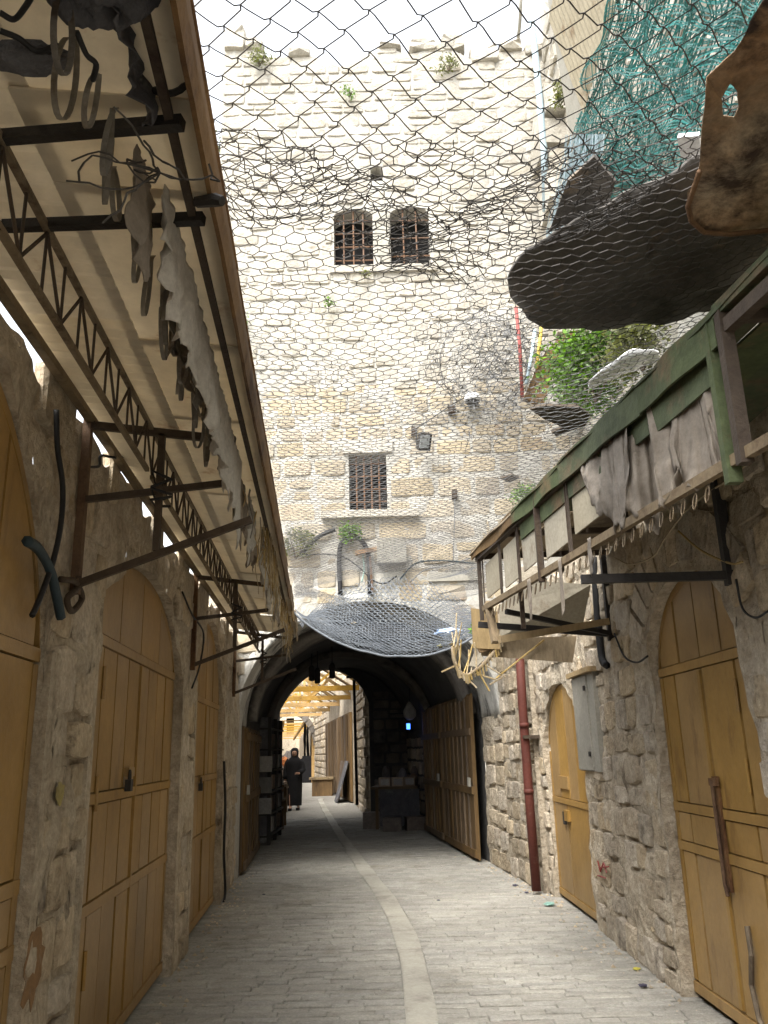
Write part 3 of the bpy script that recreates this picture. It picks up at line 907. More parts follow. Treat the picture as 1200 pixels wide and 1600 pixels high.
for sgn, a, b, nm in ((1, -1.2, -.135, 'far left'), (-1, 2.9, -.15, 'far right')):
    m_ = MB(); W_ = Wall(a, b, sgn); wall_front(m_, W_, 46.9, 66, 0, lambda u: 3.6, [], .3, 2, 1)
    m_.build('street_side_wall', 'rubble_mortar', label='stone wall on the %s side of the lane past the arch' % ('shaded' if sgn > 0 else 'post'), cat='wall')
# slatted timber roof over the lane past the arch
slat = thing('slatted_roof', 'golden slatted timber roof over the lane past the far arch', 'roof', (-6.5, 55, 3.5))
for k in range(22):
    y_ = 48 + k * .75
    xl, xr = -1.2 - .135 * y_ - .1, 2.9 - .15 * y_ + .1
    MB().box(((xl + xr) / 2, y_, 3.30 - .03 * k + .08 * (k % 3) + random.uniform(-.03, .03)), (xr - xl, .26, .05), random.uniform(-.05, .05)).build('slat', 'truss_yellow', slat)
for t in (.15, .5, .85):
    pts = [((1 - t) * (-1.2 - .135 * y_) + t * (2.9 - .15 * y_), y_, 3.2 - .035 * (y_ - 47.5)) for y_ in (47.5, 65)]
    MB().bar(pts[0], pts[1], .12, .14).build('purlin', 'truss_yellow', slat)
# painted timber trusses across the court
tr_spots = [(23.2, 3.22), (27.5, 3.24), (31.5, 3.26), (36.0, 3.28), (40.5, 3.3)]
tr_lab = ['first past the passage', 'second past the passage', 'third past the passage', 'second in front of the far arch', 'right in front of the far arch']
for (y_, z_), lb in zip(tr_spots, tr_lab):
    xl, xr = -.20 - .135 * y_, (1.40 - .0935 * y_ if y_ < 26.5 else 2.88 - .15 * y_)
    xm = (xl + xr) / 2
    t_ = thing('roof_truss', 'yellow painted timber roof truss, ' + lb, 'truss', (xm, y_, z_), 'yellow trusses over the court')
    MB().bar((xl - .05, y_, z_), (xr + .05, y_, z_), .10, .14).build('tie_beam', 'truss_yellow', t_)
    MB().bar((xl, y_, z_ + .08), (xm, y_, z_ + 1.0), .09, .12, (0, 1, 0)).build('rafter', 'truss_yellow', t_)
    MB().bar((xr, y_, z_ + .08), (xm, y_, z_ + 1.0), .09, .12, (0, 1, 0)).build('rafter', 'truss_yellow', t_)
    MB().bar((xm, y_, z_ + .07), (xm, y_, z_ + .92), .08, .08).build('king_post', 'truss_yellow', t_)
    for s_ in (-1, 1):
        MB().bar((xm + s_ * .04, y_, z_ + .1), (xm + s_ * (xr - xl) * .22, y_, z_ + .52), .06, .06, (0, 1, 0)).build('strut', 'truss_yellow', t_)
for t, nm in ((.25, 'left slope'), (.75, 'right slope')):
    m_ = MB()
    pts = []
    for y_ in (21.5, 26.5, 44.5):
        xl, xr = -.20 - .135 * y_, (1.40 - .0935 * y_ if y_ < 26.5 else 2.88 - .15 * y_)
        pts.append((xl + (xr - xl) * t, y_, 3.30 + .61))
    m_.tube(pts, .05, 6)
    m_.build('roof_purlin', 'truss_yellow', label='long yellow roof pole laid along the court trusses on the %s' % ('goods side' if t < .5 else 'shop door side'), cat='beam')
# boards roofing the right slope of the court
for k in range(9):
    y_ = 21.6 + k * 1.6
    xl, xr = -.20 - .135 * y_, (1.40 - .0935 * y_ if y_ < 26.5 else 2.88 - .15 * y_)
    xm = (xl + xr) / 2
    if k in (2, 5): continue
    MB().sheet(lambda u, v: (xm + (xr - xm + .1) * (u * .95 + .05), y_ + 1.45 * v, 4.34 - .92 * (u * .95 + .05)), 3, 1, .03).build('roof_board', 'wood_brown', label='brown board on the slope of the court roof over the shop doors', cat='board', group='boards on the court roof')

# ================================================================== LEFT AWNING
def lo(y, off=0.0): return -.285 - .0815 * y - off          # outer edge of the awning, off metres inwards
LZO, LZI = 2.90, 2.985
def lsurf(t, y, dz=0.0):
    """t = 0 at the wall rail, 1 at the outer edge"""
    xi, xo = wall_l(y) + .06, lo(y)
    return (xi + (xo - xi) * t, y, LZI + (LZO - LZI) * t + dz)
lawn = thing('metal_awning', 'long cream sheet-metal awning on steel brackets with a rusty outer edge', 'awning', (-1.3, 5.5, 2.2))
ra = random.Random(77)
yy = [-4.0, -2.4, -.8, .75, 1.55, 1.88, 2.75, 3.47, 4.6, 5.6, 6.8, 8.0, 9.0, 10.3]
for i, (a, b) in enumerate(zip(yy[:-1], yy[1:])):
    dz = ra.uniform(0, .012)
    MB().sheet(lambda u, v: lsurf(.44 + .555 * u, a - .02 + (b - a + .04) * v, .03 + dz + .004 * (i % 2) + .008 * math.sin(v * 3 + i)), 4, 4, -.006).build('roof_sheet', 'sheet_cream', lawn)
for a, b in ((-4.0, -1.6), (-1.6, .75), (.75, 2.6), (2.6, 4.4), (4.4, 6.3), (6.3, 8.2), (8.2, 10.3)):
    # ribbed sheets along the wall side
    n = int((b - a) / .035)
    MB().sheet(lambda u, v: lsurf(-.06 + .56 * u, a + (b - a) * v, .038 + .005 * math.sin(v * n * math.pi)), 2, n * 2, -.004).build('ribbed_sheet', 'sheet_cream', lawn)
MB().bar(lsurf(0, .75, -.005), lsurf(0, 10.3, -.005), .035, .035).build('wall_rail', 'lattice_paint', lawn)
MB().bar(lsurf(.93, .75, -.012), lsurf(.93, 10.3, -.012), .02, .02).build('curtain_rail', 'steel_brown', lawn)
# lattice girder under the sheets
def gx(y): return -.76 - .08 * y
gy = np.arange(.8, 10.25, .17)
MB().bar((gx(.8), .8, 2.925), (gx(10.2), 10.2, 2.925), .018, .018).build('girder_chord', 'lattice_paint', lawn)
for a, b in ((.8, 3.42), (3.52, 6.75), (6.85, 10.2)):
    MB().bar((gx(a), a, 2.715), (gx(b), b, 2.715), .018, .018).build('girder_chord', 'lattice_paint', lawn)
for i, (a, b) in enumerate(zip(gy[:-1], gy[1:])):
    z0, z1 = (2.915, 2.725) if i % 2 else (2.725, 2.915)
    MB().tube([(gx(a), a, z0), (gx(b), b, z1)], .0055, 5).build('girder_web', 'steel_brown', lawn)
    MB().tube([(gx(a), a, 2.725), (gx(a), a, 2.915)], .005, 5).build('girder_web', 'steel_brown', lawn)
# brackets
for by in (3.47, 6.82, 10.1):
    xw = wall_l(by) + .05
    o = by * -.08 + 3.47 * .08
    MB().bar((xw, by, 2.18), (xw, by, 2.99), .036, .036).build('bracket_post', 'rust', lawn)
    MB().bar((xw, by, 2.955), (-.66 + o, by, 2.86), .028, .034).build('bracket_arm', 'steel_brown', lawn)
    MB().bar((xw, by, 2.60), (-.70 + o, by, 2.66), .024, .028).build('bracket_arm', 'steel_brown', lawn)
    MB().bar((xw, by, 2.22), (-.58 + o, by, 2.49), .026, .03).build('bracket_brace', 'steel_brown', lawn)
    MB().bar((-.99 + o, by, 2.36), (-.99 + o, by, 2.90), .028, .028).build('bracket_hanger', 'steel_brown', lawn)
    MB().tube([(-.99 + o + .05 * math.cos(t * 2.1), by + .05 * math.sin(t * 2.1), 2.56 + .012 * t + .02 * math.sin(t * 3)) for t in range(14)], .007, 5).build('tie_wire', 'cable_black', lawn)
for by, t0 in ((1.55, .3), (1.90, .2)):
    MB().bar(lsurf(t0, by + .1, -.02), lsurf(.97, by, -.02), .028, .028).build('cross_bar', 'black_metal', lawn)
# rusty edge boards, the far ones jagged
edges = [.75, 2.3, 3.7, 5.1, 6.6, 7.4, 8.1, 8.8, 9.5, 10.3]
for i, (a, b) in enumerate(zip(edges[:-1], edges[1:])):
    sh = .125 if i < 4 else .085
    j = ra.uniform(-.012, .012)
    MB().sheet(lambda u, v: (lo(a + (b - a) * v) + .015 + j + .012 * math.sin(u * 3), a + .003 + (b - a - .006) * v, 2.965 - (sh + .03) * u + .006 * math.sin(v * 9 + i) + .006 * ra.uniform(-1, 1)), 3, 14, .012).build('edge_board', 'rust_edge' if i < 5 else 'wood_pale', lawn)
    MB().sheet(lambda u, v: (lo(a + (b - a) * v) + .02 + j - .085 * u, a + .003 + (b - a - .006) * v, 2.965 + .012 + .01 * u), 1, 8, .006).build('edge_cap', 'rust_edge', lawn)
_b = at_pl(336, 312, -.285 + .035, -.0815)
MB().tube([_b + np.array([-.05, .02, .01]), _b + np.array([.0, 0, 0]), _b + np.array([.02, -.01, -.012])], [.014, .017, .012], 7).build('bar_stub', 'black_metal', lawn)
# hook on the edge
h = at_pl(298, 120, -.285, -.0815)
MB().tube([(h[0] - .05 + .045 * math.sin(t), h[1], h[2] + .045 * math.cos(t)) for t in np.linspace(0, 3.9, 12)], .008, 6).build('hook', 'black_metal', lawn)
# hanging cloths, loops and strips below the outer edge
def cloth(name, mat_, x_of, y0, y1, z0, drops, folds, amp, label, cat='cloth', group=None, nu=46, nv=16, seed=0, th=.0025, tops=None, fq=13.0, fine=.7):
    nv = max(nv, 16)
    def f(u, v):
        y = y0 + (y1 - y0) * u
        L = np.interp(u, np.linspace(0, 1, len(drops)), drops)
        zt = z0 if tops is None else np.interp(u, np.linspace(0, 1, len(tops)), tops)
        k = .30 + .70 * v
        w = (y1 - y0) * u
        n1 = noise.noise(Vector((w * fq + .12 * folds * math.sin(v * 2.5 + seed), v * .55, seed * 3.7)))
        n2 = noise.noise(Vector((w * 38 + v * 1.5, v * .9, seed * 1.3 + 9)))
        n3 = noise.noise(Vector((w * 4, v * 5, seed * 2.1 + 5)))
        off = amp * k * (2.4 * abs(n1) - .7 + fine * n2 + .25 * n3)
        rag = noise.noise(Vector((w * 14, seed * 5.1, 2))) + .6 * noise.noise(Vector((w * 47, seed, 7)))
        L2 = L * (1 + .16 * rag) * (1 - .05 * v * n1)
        return (x_of(y) + off, y + .9 * amp * k * n2 + .02 * n3, zt - L2 * v)
    return MB().sheet(f, nu, nv, th).build(name, mat_, label=label, cat=cat, group=group, smooth=True)
cl = lambda y: lo(y, .10)
cloth('hanging_cloth', 'cloth_white', cl, 1.78, 3.35, 2.90, [.16, .27, .24, .25, .28, .30, .27, .36], 2.2, .03, 'long dirty white cloth hung along the rusty awning edge', nu=110, seed=1)
cloth('hanging_cloth', 'cloth_white', cl, 3.35, 3.85, 2.88, [.26, .34, .30, .44, .28], 3, .016, 'torn white rag hanging in points beside the long white cloth', nu=50, seed=2)
cloth('hanging_cloth', 'cloth_grey', lambda y: lo(y, .12), 3.75, 4.35, 2.88, [.30, .22, .38, .2, .3], 4, .02, 'grey tattered rag hanging just past the torn white rag', nu=30, seed=3)
rag_spots = [(4.35, 4.75, .10, [.2, .34, .16], 'cloth_white', 'white rag with a long tail hanging beside the grey tattered one'), (4.85, 5.2, .13, [.3, .18, .26], 'cloth_grey', 'grey shred hanging where the straw fringe starts'),
             (5.3, 5.6, .09, [.36, .2, .3], 'cloth_white', 'pale shred hanging amid the straw fringe'), (6.0, 6.5, .10, [.22, .36, .2], 'cloth_white', 'white shred hanging past the second awning bracket'),
             (7.0, 7.4, .10, [.3, .2, .3], 'cloth_grey', 'grey shred hanging close to the passage'), (2.3, 2.7, .17, [.2, .1, .16], 'cloth_grey', 'dark limp rag hanging behind the long white cloth'),
             (1.62, 1.84, .14, [.18, .3, .2], 'cloth_grey', 'grey rag knotted at the near end of the long white cloth')]
for i, (a_, b_, o_, dr_, mt_, lb_) in enumerate(rag_spots):
    cloth('hanging_rag', mt_, lambda y: lo(y, o_), a_, b_, 2.89, dr_, 3, .03, lb_, nu=30, seed=30 + i)
cloth('dark_tarpaulin', 'cloth_dark', lambda y: lo(y, .10), 1.15, 1.58, 2.98, [.06, .12, .10, .15, .08], 2, .03, 'dark crumpled tarpaulin hanging over the awning edge', nu=24, seed=4)
MB().sheet(lambda u, v: (lo(1.1, .02 + .30 * u), 1.02 + .22 * v + .04 * math.sin(u * 5), 2.90 - .05 * math.sin(u * 3.1) + .05 * noise.noise(Vector((u * 6, v * 4, 2))) + .03 * abs(noise.noise(Vector((u * 15, v * 9, 5))))), 36, 26, .006).build('dark_tarpaulin', 'cloth_dark', label='dark blue-grey tarpaulin bundled under the awning sheets', cat='tarpaulin', smooth=True)
# loops of flat strip hung from the curtain rail
for k in range(24):
    y = 1.22 + k * .094
    h_ = .17 + .03 * math.sin(k * 2.3) + .012 * math.cos(k * 5.1)
    x = lo(y, .19 + .02 * math.sin(k * 1.7))
    w_ = .030 + .006 * math.sin(k * 3.3)
    tw = .25 * math.sin(k * 2.9)
    def strap(u, v):
        t = v * 2 * math.pi
        dy = w_ * math.sin(t) * (.55 + .45 * abs(math.sin(t / 2)))
        dz = h_ * (1 - math.cos(t)) / 2
        return (x + .006 * (2 * u - 1) + tw * dy + .01 * math.sin(k + v * 5), y + dy, 2.885 - dz)
    MB().sheet(strap, 1, 20, .0025).build('strap_loop', 'strip_plastic', label='drooping loop of flat strap on the awning curtain rail', cat='loop', group='strap loops on the awning curtain rail')
for k in range(13):
    y = 2.15 + k * .12
    x = lo(y, .16)
    MB().sheet(lambda u, v: (x + .01 * math.sin(v * 5 + k), y + (.02 + .018 * v) * (2 * u - 1), 2.86 - (.085 + .03 * (k % 3)) * v), 2, 4, .002).build('hanging_tab', 'strip_plastic', label='small limp plastic tab hanging in a row beneath the cream awning', cat='tab', group='tabs beneath the awning')
# torn strips towards the passage
for k in range(46):
    y = 4.0 + k * .14
    L = ra.uniform(.14, .36) if k % 4 else ra.uniform(.3, .5)
    x = lo(y, .05 + ra.uniform(0, .09))
    wd = ra.uniform(.006, .017)
    sw = ra.uniform(-.05, .05); ph = ra.uniform(0, 6)
    mt = ra.choice(['straw', 'strip_plastic', 'straw', 'cloth_white', 'wood_pale'])
    MB().sheet(lambda u, v: (x + .012 * math.sin(v * 6 + ph), y + wd * (2 * u - 1) * (1 - .5 * v) + sw * v + .01 * math.sin(v * 8 + ph), 2.89 - L * v), 1, 7, .003).build(
        'torn_strip', mt, label='ragged torn strip dangling from the far half of the cream awning', cat='strip', group='torn strips under the awning')
for a, lab in (((5.0, 6.6), 'tufted straw fringe under the middle of the cream awning'), ((7.6, 9.9), 'tufted straw fringe at the passage end of the cream awning')):
    m_ = MB()
    for k in range(90):
        y = ra.uniform(*a); x = lo(y, .03 + ra.uniform(0, .06)); L = ra.uniform(.1, .30)
        m_.tube([(x, y, 2.9), (x + ra.uniform(-.02, .02), y + ra.uniform(-.03, .03), 2.9 - L * .5), (x + ra.uniform(-.03, .03), y + ra.uniform(-.07, .07), 2.9 - L)], .0028, 4)
    m_.build('straw_fringe', 'straw', label=lab, cat='fringe')
# loose cables on the left wall
def cable(pts, r, mat_, label, name='cable', smooth=True):
    # catmull-rom smoothing
    P = [np.array(p, float) for p in pts]
    P = [2 * P[0] - P[1]] + P + [2 * P[-1] - P[-2]]
    out = []
    for i in range(1, len(P) - 2):
        for t in np.linspace(0, 1, 6, endpoint=(i == len(P) - 3)):
            a, b, c, d = P[i - 1:i + 3]
            out.append(.5 * ((2 * b) + (c - a) * t + (2 * a - 5 * b + 4 * c - d) * t * t + (3 * b - a - 3 * c + d) * t ** 3))
    return MB().tube(out, r, 6).build(name, mat_, label=label, cat='cable', smooth=True)
onL = lambda x, y, d=.06: at_pl(x, y, -1.10 + d, -.08)
cable([onL(88, 640), onL(90, 700), onL(98, 760), onL(95, 820), onL(82, 880), onL(60, 940), onL(50, 962)], .011, 'cable_black', 'thin black cable running down the rubble wall under the awning slit')
cable([onL(42, 845), onL(60, 858), onL(78, 890), onL(88, 930), onL(95, 965)], .02, 'rubber_blue', 'thick blue-black hose end curling beside the first ochre door')
cable([onL(95, 905), onL(118, 910), onL(128, 935), onL(112, 955), onL(105, 935), onL(120, 920), onL(122, 900)], .014, 'steel_brown', 'coil of rusty wire wound round the foot of an awning bracket')
cable([onL(350, 1190, .05), onL(352, 1260, .05), onL(350, 1330, .05), onL(352, 1390, .05), onL(349, 1412, .05)], .014, 'cable_black', 'black cable hanging to the ground beside the door by the passage')
cable([onL(285, 925), onL(300, 960), onL(318, 990), onL(312, 1040), onL(300, 1075)], .008, 'cable_black', 'loose black lead looping below the second awning bracket')
cable([onL(135, 730), onL(155, 728), onL(158, 712), onL(185, 715), onL(222, 705)], .007, 'cable_black', 'kinked black wire end sticking out near the awning slit')

# ================================================================== RIGHT AWNING
def ro(y): return 1.585 - .137 * y
rawn = thing('green_awning', 'green-painted timber awning with cream side panels over the right-hand doors', 'awning', (1.4, 4.2, 2.3))
def rsurf(t, y, dz=0.0):
    xo, xi = ro(y), 1.90 - .022 * y
    return (xo + (xi - xo) * t, y, 2.975 + .01 * t + dz)
rb = random.Random(4)
for i, (a, b) in enumerate(((-4.0, 2.2), (2.2, 3.3), (3.3, 4.3), (4.3, 5.2), (5.2, 6.36))):
    for t0, t1 in ((-.05, .3), (.3, .62), (.62, .98)):
        j = rb.uniform(0, .012)
        MB().sheet(lambda u, v: rsurf(t0 + (t1 - t0 - .008) * u, a + .004 + (b - a - .008) * v, j + .01 * math.sin(v * 7 + i) * (1 - u)), 3, 8, -.012).build(
            'roof_board', 'green_paint' if i < 4 else 'wood_pale', rawn)
    if i >= 1:
        hh = lambda y: float(np.interp(y, [2.6, 4.0, 6.3], [.13, .10, .05]))
        ya = max(a, 2.66)
        MB().sheet(lambda u, v: (ro(ya + (b - ya) * v) - .02 + .01 * math.sin(v * 8 + i), ya + .003 + (b - ya - .006) * v, 3.0 - (.02 + hh(ya + (b - ya) * v)) * u + .004 * math.sin(v * 7 + i * 2) * u), 2, 12, .012).build(
            'edge_board', 'green_paint' if i < 4 else 'wood_brown', rawn)
        if i < 4:
            MB().sheet(lambda u, v: (ro(ya + (b - ya) * v) + .018, ya + .003 + (b - ya - .006) * v, 2.95 - (.06 + hh(ya + (b - ya) * v)) * u - .02 * v * (i % 2) * u), 2, 12, .01).build('edge_board', 'green_paint', rawn)
    else:
        MB().bar((ro(a) - .01, a, 2.985), (ro(2.66) - .01, 2.66, 2.985), .03, .05).build('edge_board', 'green_paint', rawn)
for y in (1.7, 2.62, 3.9, 4.75, 5.6, 6.3):
    MB().bar(rsurf(0, y, -.03), rsurf(.98, y, -.03), .03, .04).build('rafter', 'steel_brown', rawn)
MB().bar((ro(1.2), 1.2, 2.90), (ro(6.3), 6.3, 2.93), .04, .05).build('top_rail', 'steel_brown', rawn)
MB().bar((ro(1.2), 1.2, 2.40), (ro(6.2), 6.2, 2.52), .03, .04).build('lower_rail', 'lattice_paint', rawn)
pan = [(3.62, 4.28), (4.36, 4.76), (4.86, 5.22), (5.30, 5.66), (5.74, 6.16)]
for i, (a, b) in enumerate(pan):
    MB().sheet(lambda u, v: (ro(a + (b - a) * u) + .02, a + (b - a) * u, 2.86 - (.26 + .02 * (i % 2)) * v - .01 * u), 2, 2, .01).build('side_panel', 'panel_cream', rawn)
    for e in (a - .025, b + .025):
        MB().bar((ro(e) + .005, e, 2.48), (ro(e) + .005, e, 2.92), .010, .014).build('panel_batten', 'steel_brown', rawn)
for y, w_ in ((4.80, .036), (2.63, .045), (6.25, .03)):
    MB().bar((ro(y) - .005, y, 2.40 + (.04 if y > 4 else 0)), (ro(y) - .005, y, 2.97), w_, w_).build('post', 'steel_brown', rawn)
MB().bar((ro(2.72), 2.72, 2.36), (ro(2.72), 2.72, 2.97), .05, .04).build('post', 'green_paint', rawn)
for k in range(36):
    y = 2.9 + k * .093
    MB().tube([(ro(y) + .006 * math.cos(t), y + .020 * math.sin(t), 2.41 + .024 * (y - 2.9) - .040 * (1 - math.cos(t)) * .8) for t in np.linspace(0, 2 * math.pi, 11)[:-1]], .0030, 5, True).build('curtain_ring', 'lattice_paint', rawn)
for by, z in ((4.2, 2.33), (6.4, 2.33)):
    xw = 1.90 - .022 * by - .03
    MB().bar((xw, by, 2.28), (xw, by, 3.05), .05, .05).build('bracket_post', 'black_metal', rawn)
    MB().bar((ro(by), by, z + (.0 if by < 5 else .10)), (xw, by, z - (0 if by < 5 else .0)), .035, .045).build('bracket_arm', 'black_metal', rawn)
MB().bar((.86, 5.92, 2.45), (1.74, 6.4, 2.33), .03, .035).build('bracket_brace', 'black_metal', rawn)
MB().bar((.80, 5.92, 2.25), (1.70, 6.35, 2.42), .04, .05).build('shelf_rail', 'wood_pale', rawn)
MB().bar((.78, 6.0, 2.24), (.76, 6.1, 2.55), .05, .05).build('post', 'wood_pale', rawn)
MB().bar((.95, 5.75, 2.30), (.95, 5.75, 2.62), .03, .03).build('post', 'steel_brown', rawn)
MB().prism([(1.62, 6.9, 2.42), (1.66, 6.6, 2.76), (1.2, 6.75, 2.84), (.95, 6.9, 2.66), (.95, 6.95, 2.40)], (0, .015, 0)).build('back_panel', 'panel_cream', rawn)
MB().prism([(.94, 6.97, 2.30), (.94, 6.97, 2.62), (.72, 7.0, 2.66), (.72, 7.0, 2.32)], (0, .015, 0)).build('back_panel', 'wood_pale', rawn)
MB().prism([(1.55, 7.02, 2.18), (1.6, 7.0, 2.40), (.8, 7.05, 2.40), (.8, 7.05, 2.26)], (0, .015, 0)).build('back_panel', 'wood_pale', rawn)
rc2 = lambda y: ro(y) + .035
cloth('draped_cloth', 'cloth_grey', rc2, 2.70, 3.12, 2.95, [.40, .50, .53, .50, .40], 1.7, .085, 'grey-brown cloth bundled over the green awning rail next to its post', nu=56, nv=20, seed=11, fq=6.5, fine=.25)
cloth('draped_cloth', 'cloth_grey', lambda y: rc2(y) - .02, 3.08, 3.52, 2.95, [.44, .53, .47, .52, .46], 1.4, .085, 'grey-brown cloth hanging in a wide point in the middle of the green awning', nu=56, nv=20, seed=12, fq=6.5, fine=.25)
cloth('draped_cloth', 'cloth_grey', lambda y: rc2(y) - .035, 3.46, 4.02, 2.93, [.30, .50, .44, .30, .16], 1.2, .05, 'grey-brown cloth with a sagging tip beside the cream awning panels', nu=56, nv=20, seed=13, fq=6.5, fine=.25)
onRo = lambda x, y: at_pl(x, y, 1.575, -.137)
cloth('tied_rag', 'cloth_grey', lambda y: ro(y) - .02, 4.42, 4.47, 2.50, [.26, .30], 1, .01, 'knotted grey rag dangling from the row of curtain rings', nu=6, seed=14)
cloth('tied_rag', 'cloth_grey', lambda y: ro(y) - .02, 4.98, 5.03, 2.50, [.20, .24], 1, .008, 'limp strip of grey cloth tied below the second awning post', nu=6, seed=15)
cloth('tied_rag', 'cloth_grey', lambda y: ro(y) - .02, 3.98, 4.02, 2.50, [.18, .2], 1, .008, 'short grey rag tied to the lower awning rail near the door arch', nu=6, seed=16)
onR = lambda x, y, d=.05: at_pl(x, y, 1.90 - d, -.022)
cable([onR(1200, 690), onR(1150, 740), onR(1080, 790), onR(1040, 840), onR(1020, 870), onR(985, 882), onR(960, 872)], .006, 'straw', 'pale flex looping under the curtain rings above the large door', name='flex')
cable([onR(1060, 830), onR(1095, 860), onR(1140, 880), onR(1160, 878)], .006, 'straw', 'pale flex strung across the stone arch of the large door', name='flex')
cable([onR(1150, 905), onR(1160, 950), onR(1180, 965), onR(1200, 955)], .006, 'cable_black', 'thin dark lead sagging below the awning bracket by the large door')
cable([onR(960, 990), onR(975, 1025), onR(995, 1035), onR(1012, 1025)], .007, 'cable_black', 'thin black lead looping from the bracket towards the large door')
cable([onR(928, 870), onR(932, 940), onR(936, 990), onR(941, 1030), onR(948, 1040)], .03, 'cable_black', 'thick black conduit dropping to the grey meter cabinet')
cab = thing('meter_cabinet', 'grey metal meter cabinet fixed to the wall above the small ochre door', 'cabinet', WR.pt(7.3, 1.3))
plate(MB(), WR, 6.97, 7.66, 1.30, 2.10, 0, .055).build('case', 'cabinet_grey', cab)
plate(MB(), WR, 7.16, 7.65, 1.31, 2.09, .055, .067).build('door', 'cabinet_grey', cab)
plate(MB(), WR, 6.93, 7.72, 2.10, 2.14, 0, .10).build('lid', 'wood_pale', cab)
for z in (1.42, 1.96):
    plate(MB(), WR, 7.19, 7.23, z, z + .04, .067, .08).build('latch', 'black_metal', cab)
pipe = thing('drainpipe', 'rust-red drainpipe standing against the wall between the small door and the passage', 'pipe', (1.5, 9.5, 0))
MB().tube([(1.505, 9.50, .05), (1.50, 9.52, 1.1), (1.50, 9.53, 2.0), (1.52, 9.55, 3.05)], .050, 14).build('tube', 'pipe_red', pipe, smooth=True)
for z in (1.02, 1.72):
    MB().tube([(1.50, 9.515, z), (1.50, 9.517, z + .05)], .054, 14).build('collar', 'pipe_red', pipe, smooth=True)
MB().box((1.57, 9.53, 1.62), (.2, .19, .035)).build('clamp', 'steel_brown', pipe)
# broken wicker frame hanging from the awning end
wick = thing('broken_wicker', 'broken wicker frame with splayed canes hanging at the end of the green awning', 'wicker', (.72, 7.0, 2.0))
onW = lambda x, y: at_y(x, y, 7.0)
rim = [onW(783, 1000), onW(770, 1022), onW(752, 1042), onW(733, 1055), onW(722, 1054), onW(714, 1044), onW(709, 1028), onW(708, 1010)]
MB().tube(rim, .019, 7).build('rim', 'wood_pale', wick, smooth=True)
for k in range(30):
    t = k / 29 * (len(rim) - 1)
    i = min(int(t), len(rim) - 2)
    p = rim[i] + (rim[i + 1] - rim[i]) * (t - i)
    MB().tube([p + np.array([0, -.015, .005]), p + np.array([.012, .0, -.055 - .02 * math.sin(k)])], .010, 5).build('lashing', 'straw', wick)
    if k % 2 == 0:
        q = p + np.array([ra.uniform(-.02, .10), ra.uniform(-.05, .1), ra.uniform(.14, .36)])
        MB().tube([p, (p + q) / 2 + np.array([.01, .02, 0]), q], .006, 5).build('cane', 'straw', wick)
for a, b in (((735, 1050), (775, 1062)), ((745, 1045), (765, 1080)), ((725, 1055), (745, 1075)), ((690, 1050), (712, 1040)), ((752, 1035), (790, 1058)), ((775, 1060), (850, 1000)), ((765, 1070), (785, 1058))):
    MB().tube([onW(*a), onW(*b)], .008, 5).build('cane', 'straw', wick)
MB().prism([onW(733, 1040), onW(744, 1012), onW(756, 1030), onW(745, 1042)], (0, .02, 0)).build('board_scrap', 'panel_cream', wick)
MB().prism([onW(742, 1008), onW(762, 995), onW(778, 1000), onW(770, 1015), onW(750, 1020)], (0, .02, 0)).build('board_scrap', 'wood_brown', wick)

# ================================================================== WIRE NETS
def wires(A, B, r, name, mat_, label, cat, n=3):
    A, B = np.asarray(A, float), np.asarray(B, float)
    d = B - A
    ln = np.linalg.norm(d, axis=1, keepdims=True)
    keep = (ln[:, 0] > 1e-5)
    A, B, d, ln = A[keep], B[keep], d[keep], ln[keep]
    d = d / ln
    up = np.where(np.abs(d[:, 2:3]) > .9, np.array([[1.0, 0, 0]]), np.array([[0, 0, 1.0]]))
    x = np.cross(up, d); x /= np.linalg.norm(x, axis=1, keepdims=True)
    y = np.cross(d, x)
    V = []
    for E_ in (A, B):
        for k in range(n):
            t = 2 * math.pi * k / n
            V.append(E_ + (x * math.cos(t) + y * math.sin(t)) * r)
    V = np.stack(V, 1).reshape(-1, 3)                        # m * 2n
    m = len(A)
    base = np.arange(m)[:, None] * 2 * n
    F = np.concatenate([base + np.array([[k, (k + 1) % n, n + (k + 1) % n, n + k]]) for k in range(n)], 0)
    o = np.array([V[:, 0].mean(), V[:, 1].mean(), V[:, 2].min()])
    me = bpy.data.meshes.new(name)
    me.from_pydata((V - o).tolist(), [], F.tolist())
    me.materials.append(M[mat_])
    ob = bpy.data.objects.new(name, me)
    col.objects.link(ob); ob.location = o.tolist(); ORG[ob.name] = o
    return tag(ob, label, cat)
def hexnet(fn, nu, nv, keep=None, a=.18, jit=0.0, seed=0):
    """fn(u, v) -> point; u counts half cells across, v counts rows"""
    r = np.random.default_rng(seed)
    P = {}
    J = r.normal(0, jit, (nu + 2, nv + 2, 2)) if jit else None
    for j in range(nv + 1):
        for i in range(nu + 1):
            s_ = 1 if (i + j) % 2 == 0 else -1
            du, dv = (J[i, j] if jit else (0, 0))
            P[i, j] = fn(i + du, j + s_ * a + dv)
    A = []; B = []
    for j in range(nv + 1):
        for i in range(nu + 1):
            if P[i, j] is None: continue
            if i < nu and P[i + 1, j] is not None:
                A.append(P[i, j]); B.append(P[i + 1, j])
            if (i + j) % 2 == 0 and j < nv and P[i, j + 1] is not None:
                A.append(P[i, j]); B.append(P[i, j + 1])
    return A, B
def net_z(x, y):
    s_ = 3.26 + .028 * y - .10 * math.cos(max(-1.5, min(1.5, x)) * 1.1) * (1 + .3 * math.sin(y * .9))
    return s_ + .03 * noise.noise(Vector((x * 1.3, y * 1.1, 4)))
def net_l(y): return lo(y) - .06 + .02 * math.sin(y * 4)
def net_r(y): return float(np.interp(y, [1, 3, 5, 6.3, 7.5, 11], [1.75, 1.62, 1.55, 1.45, 1.35, 1.45]))
CELL, ROW = .070, .054
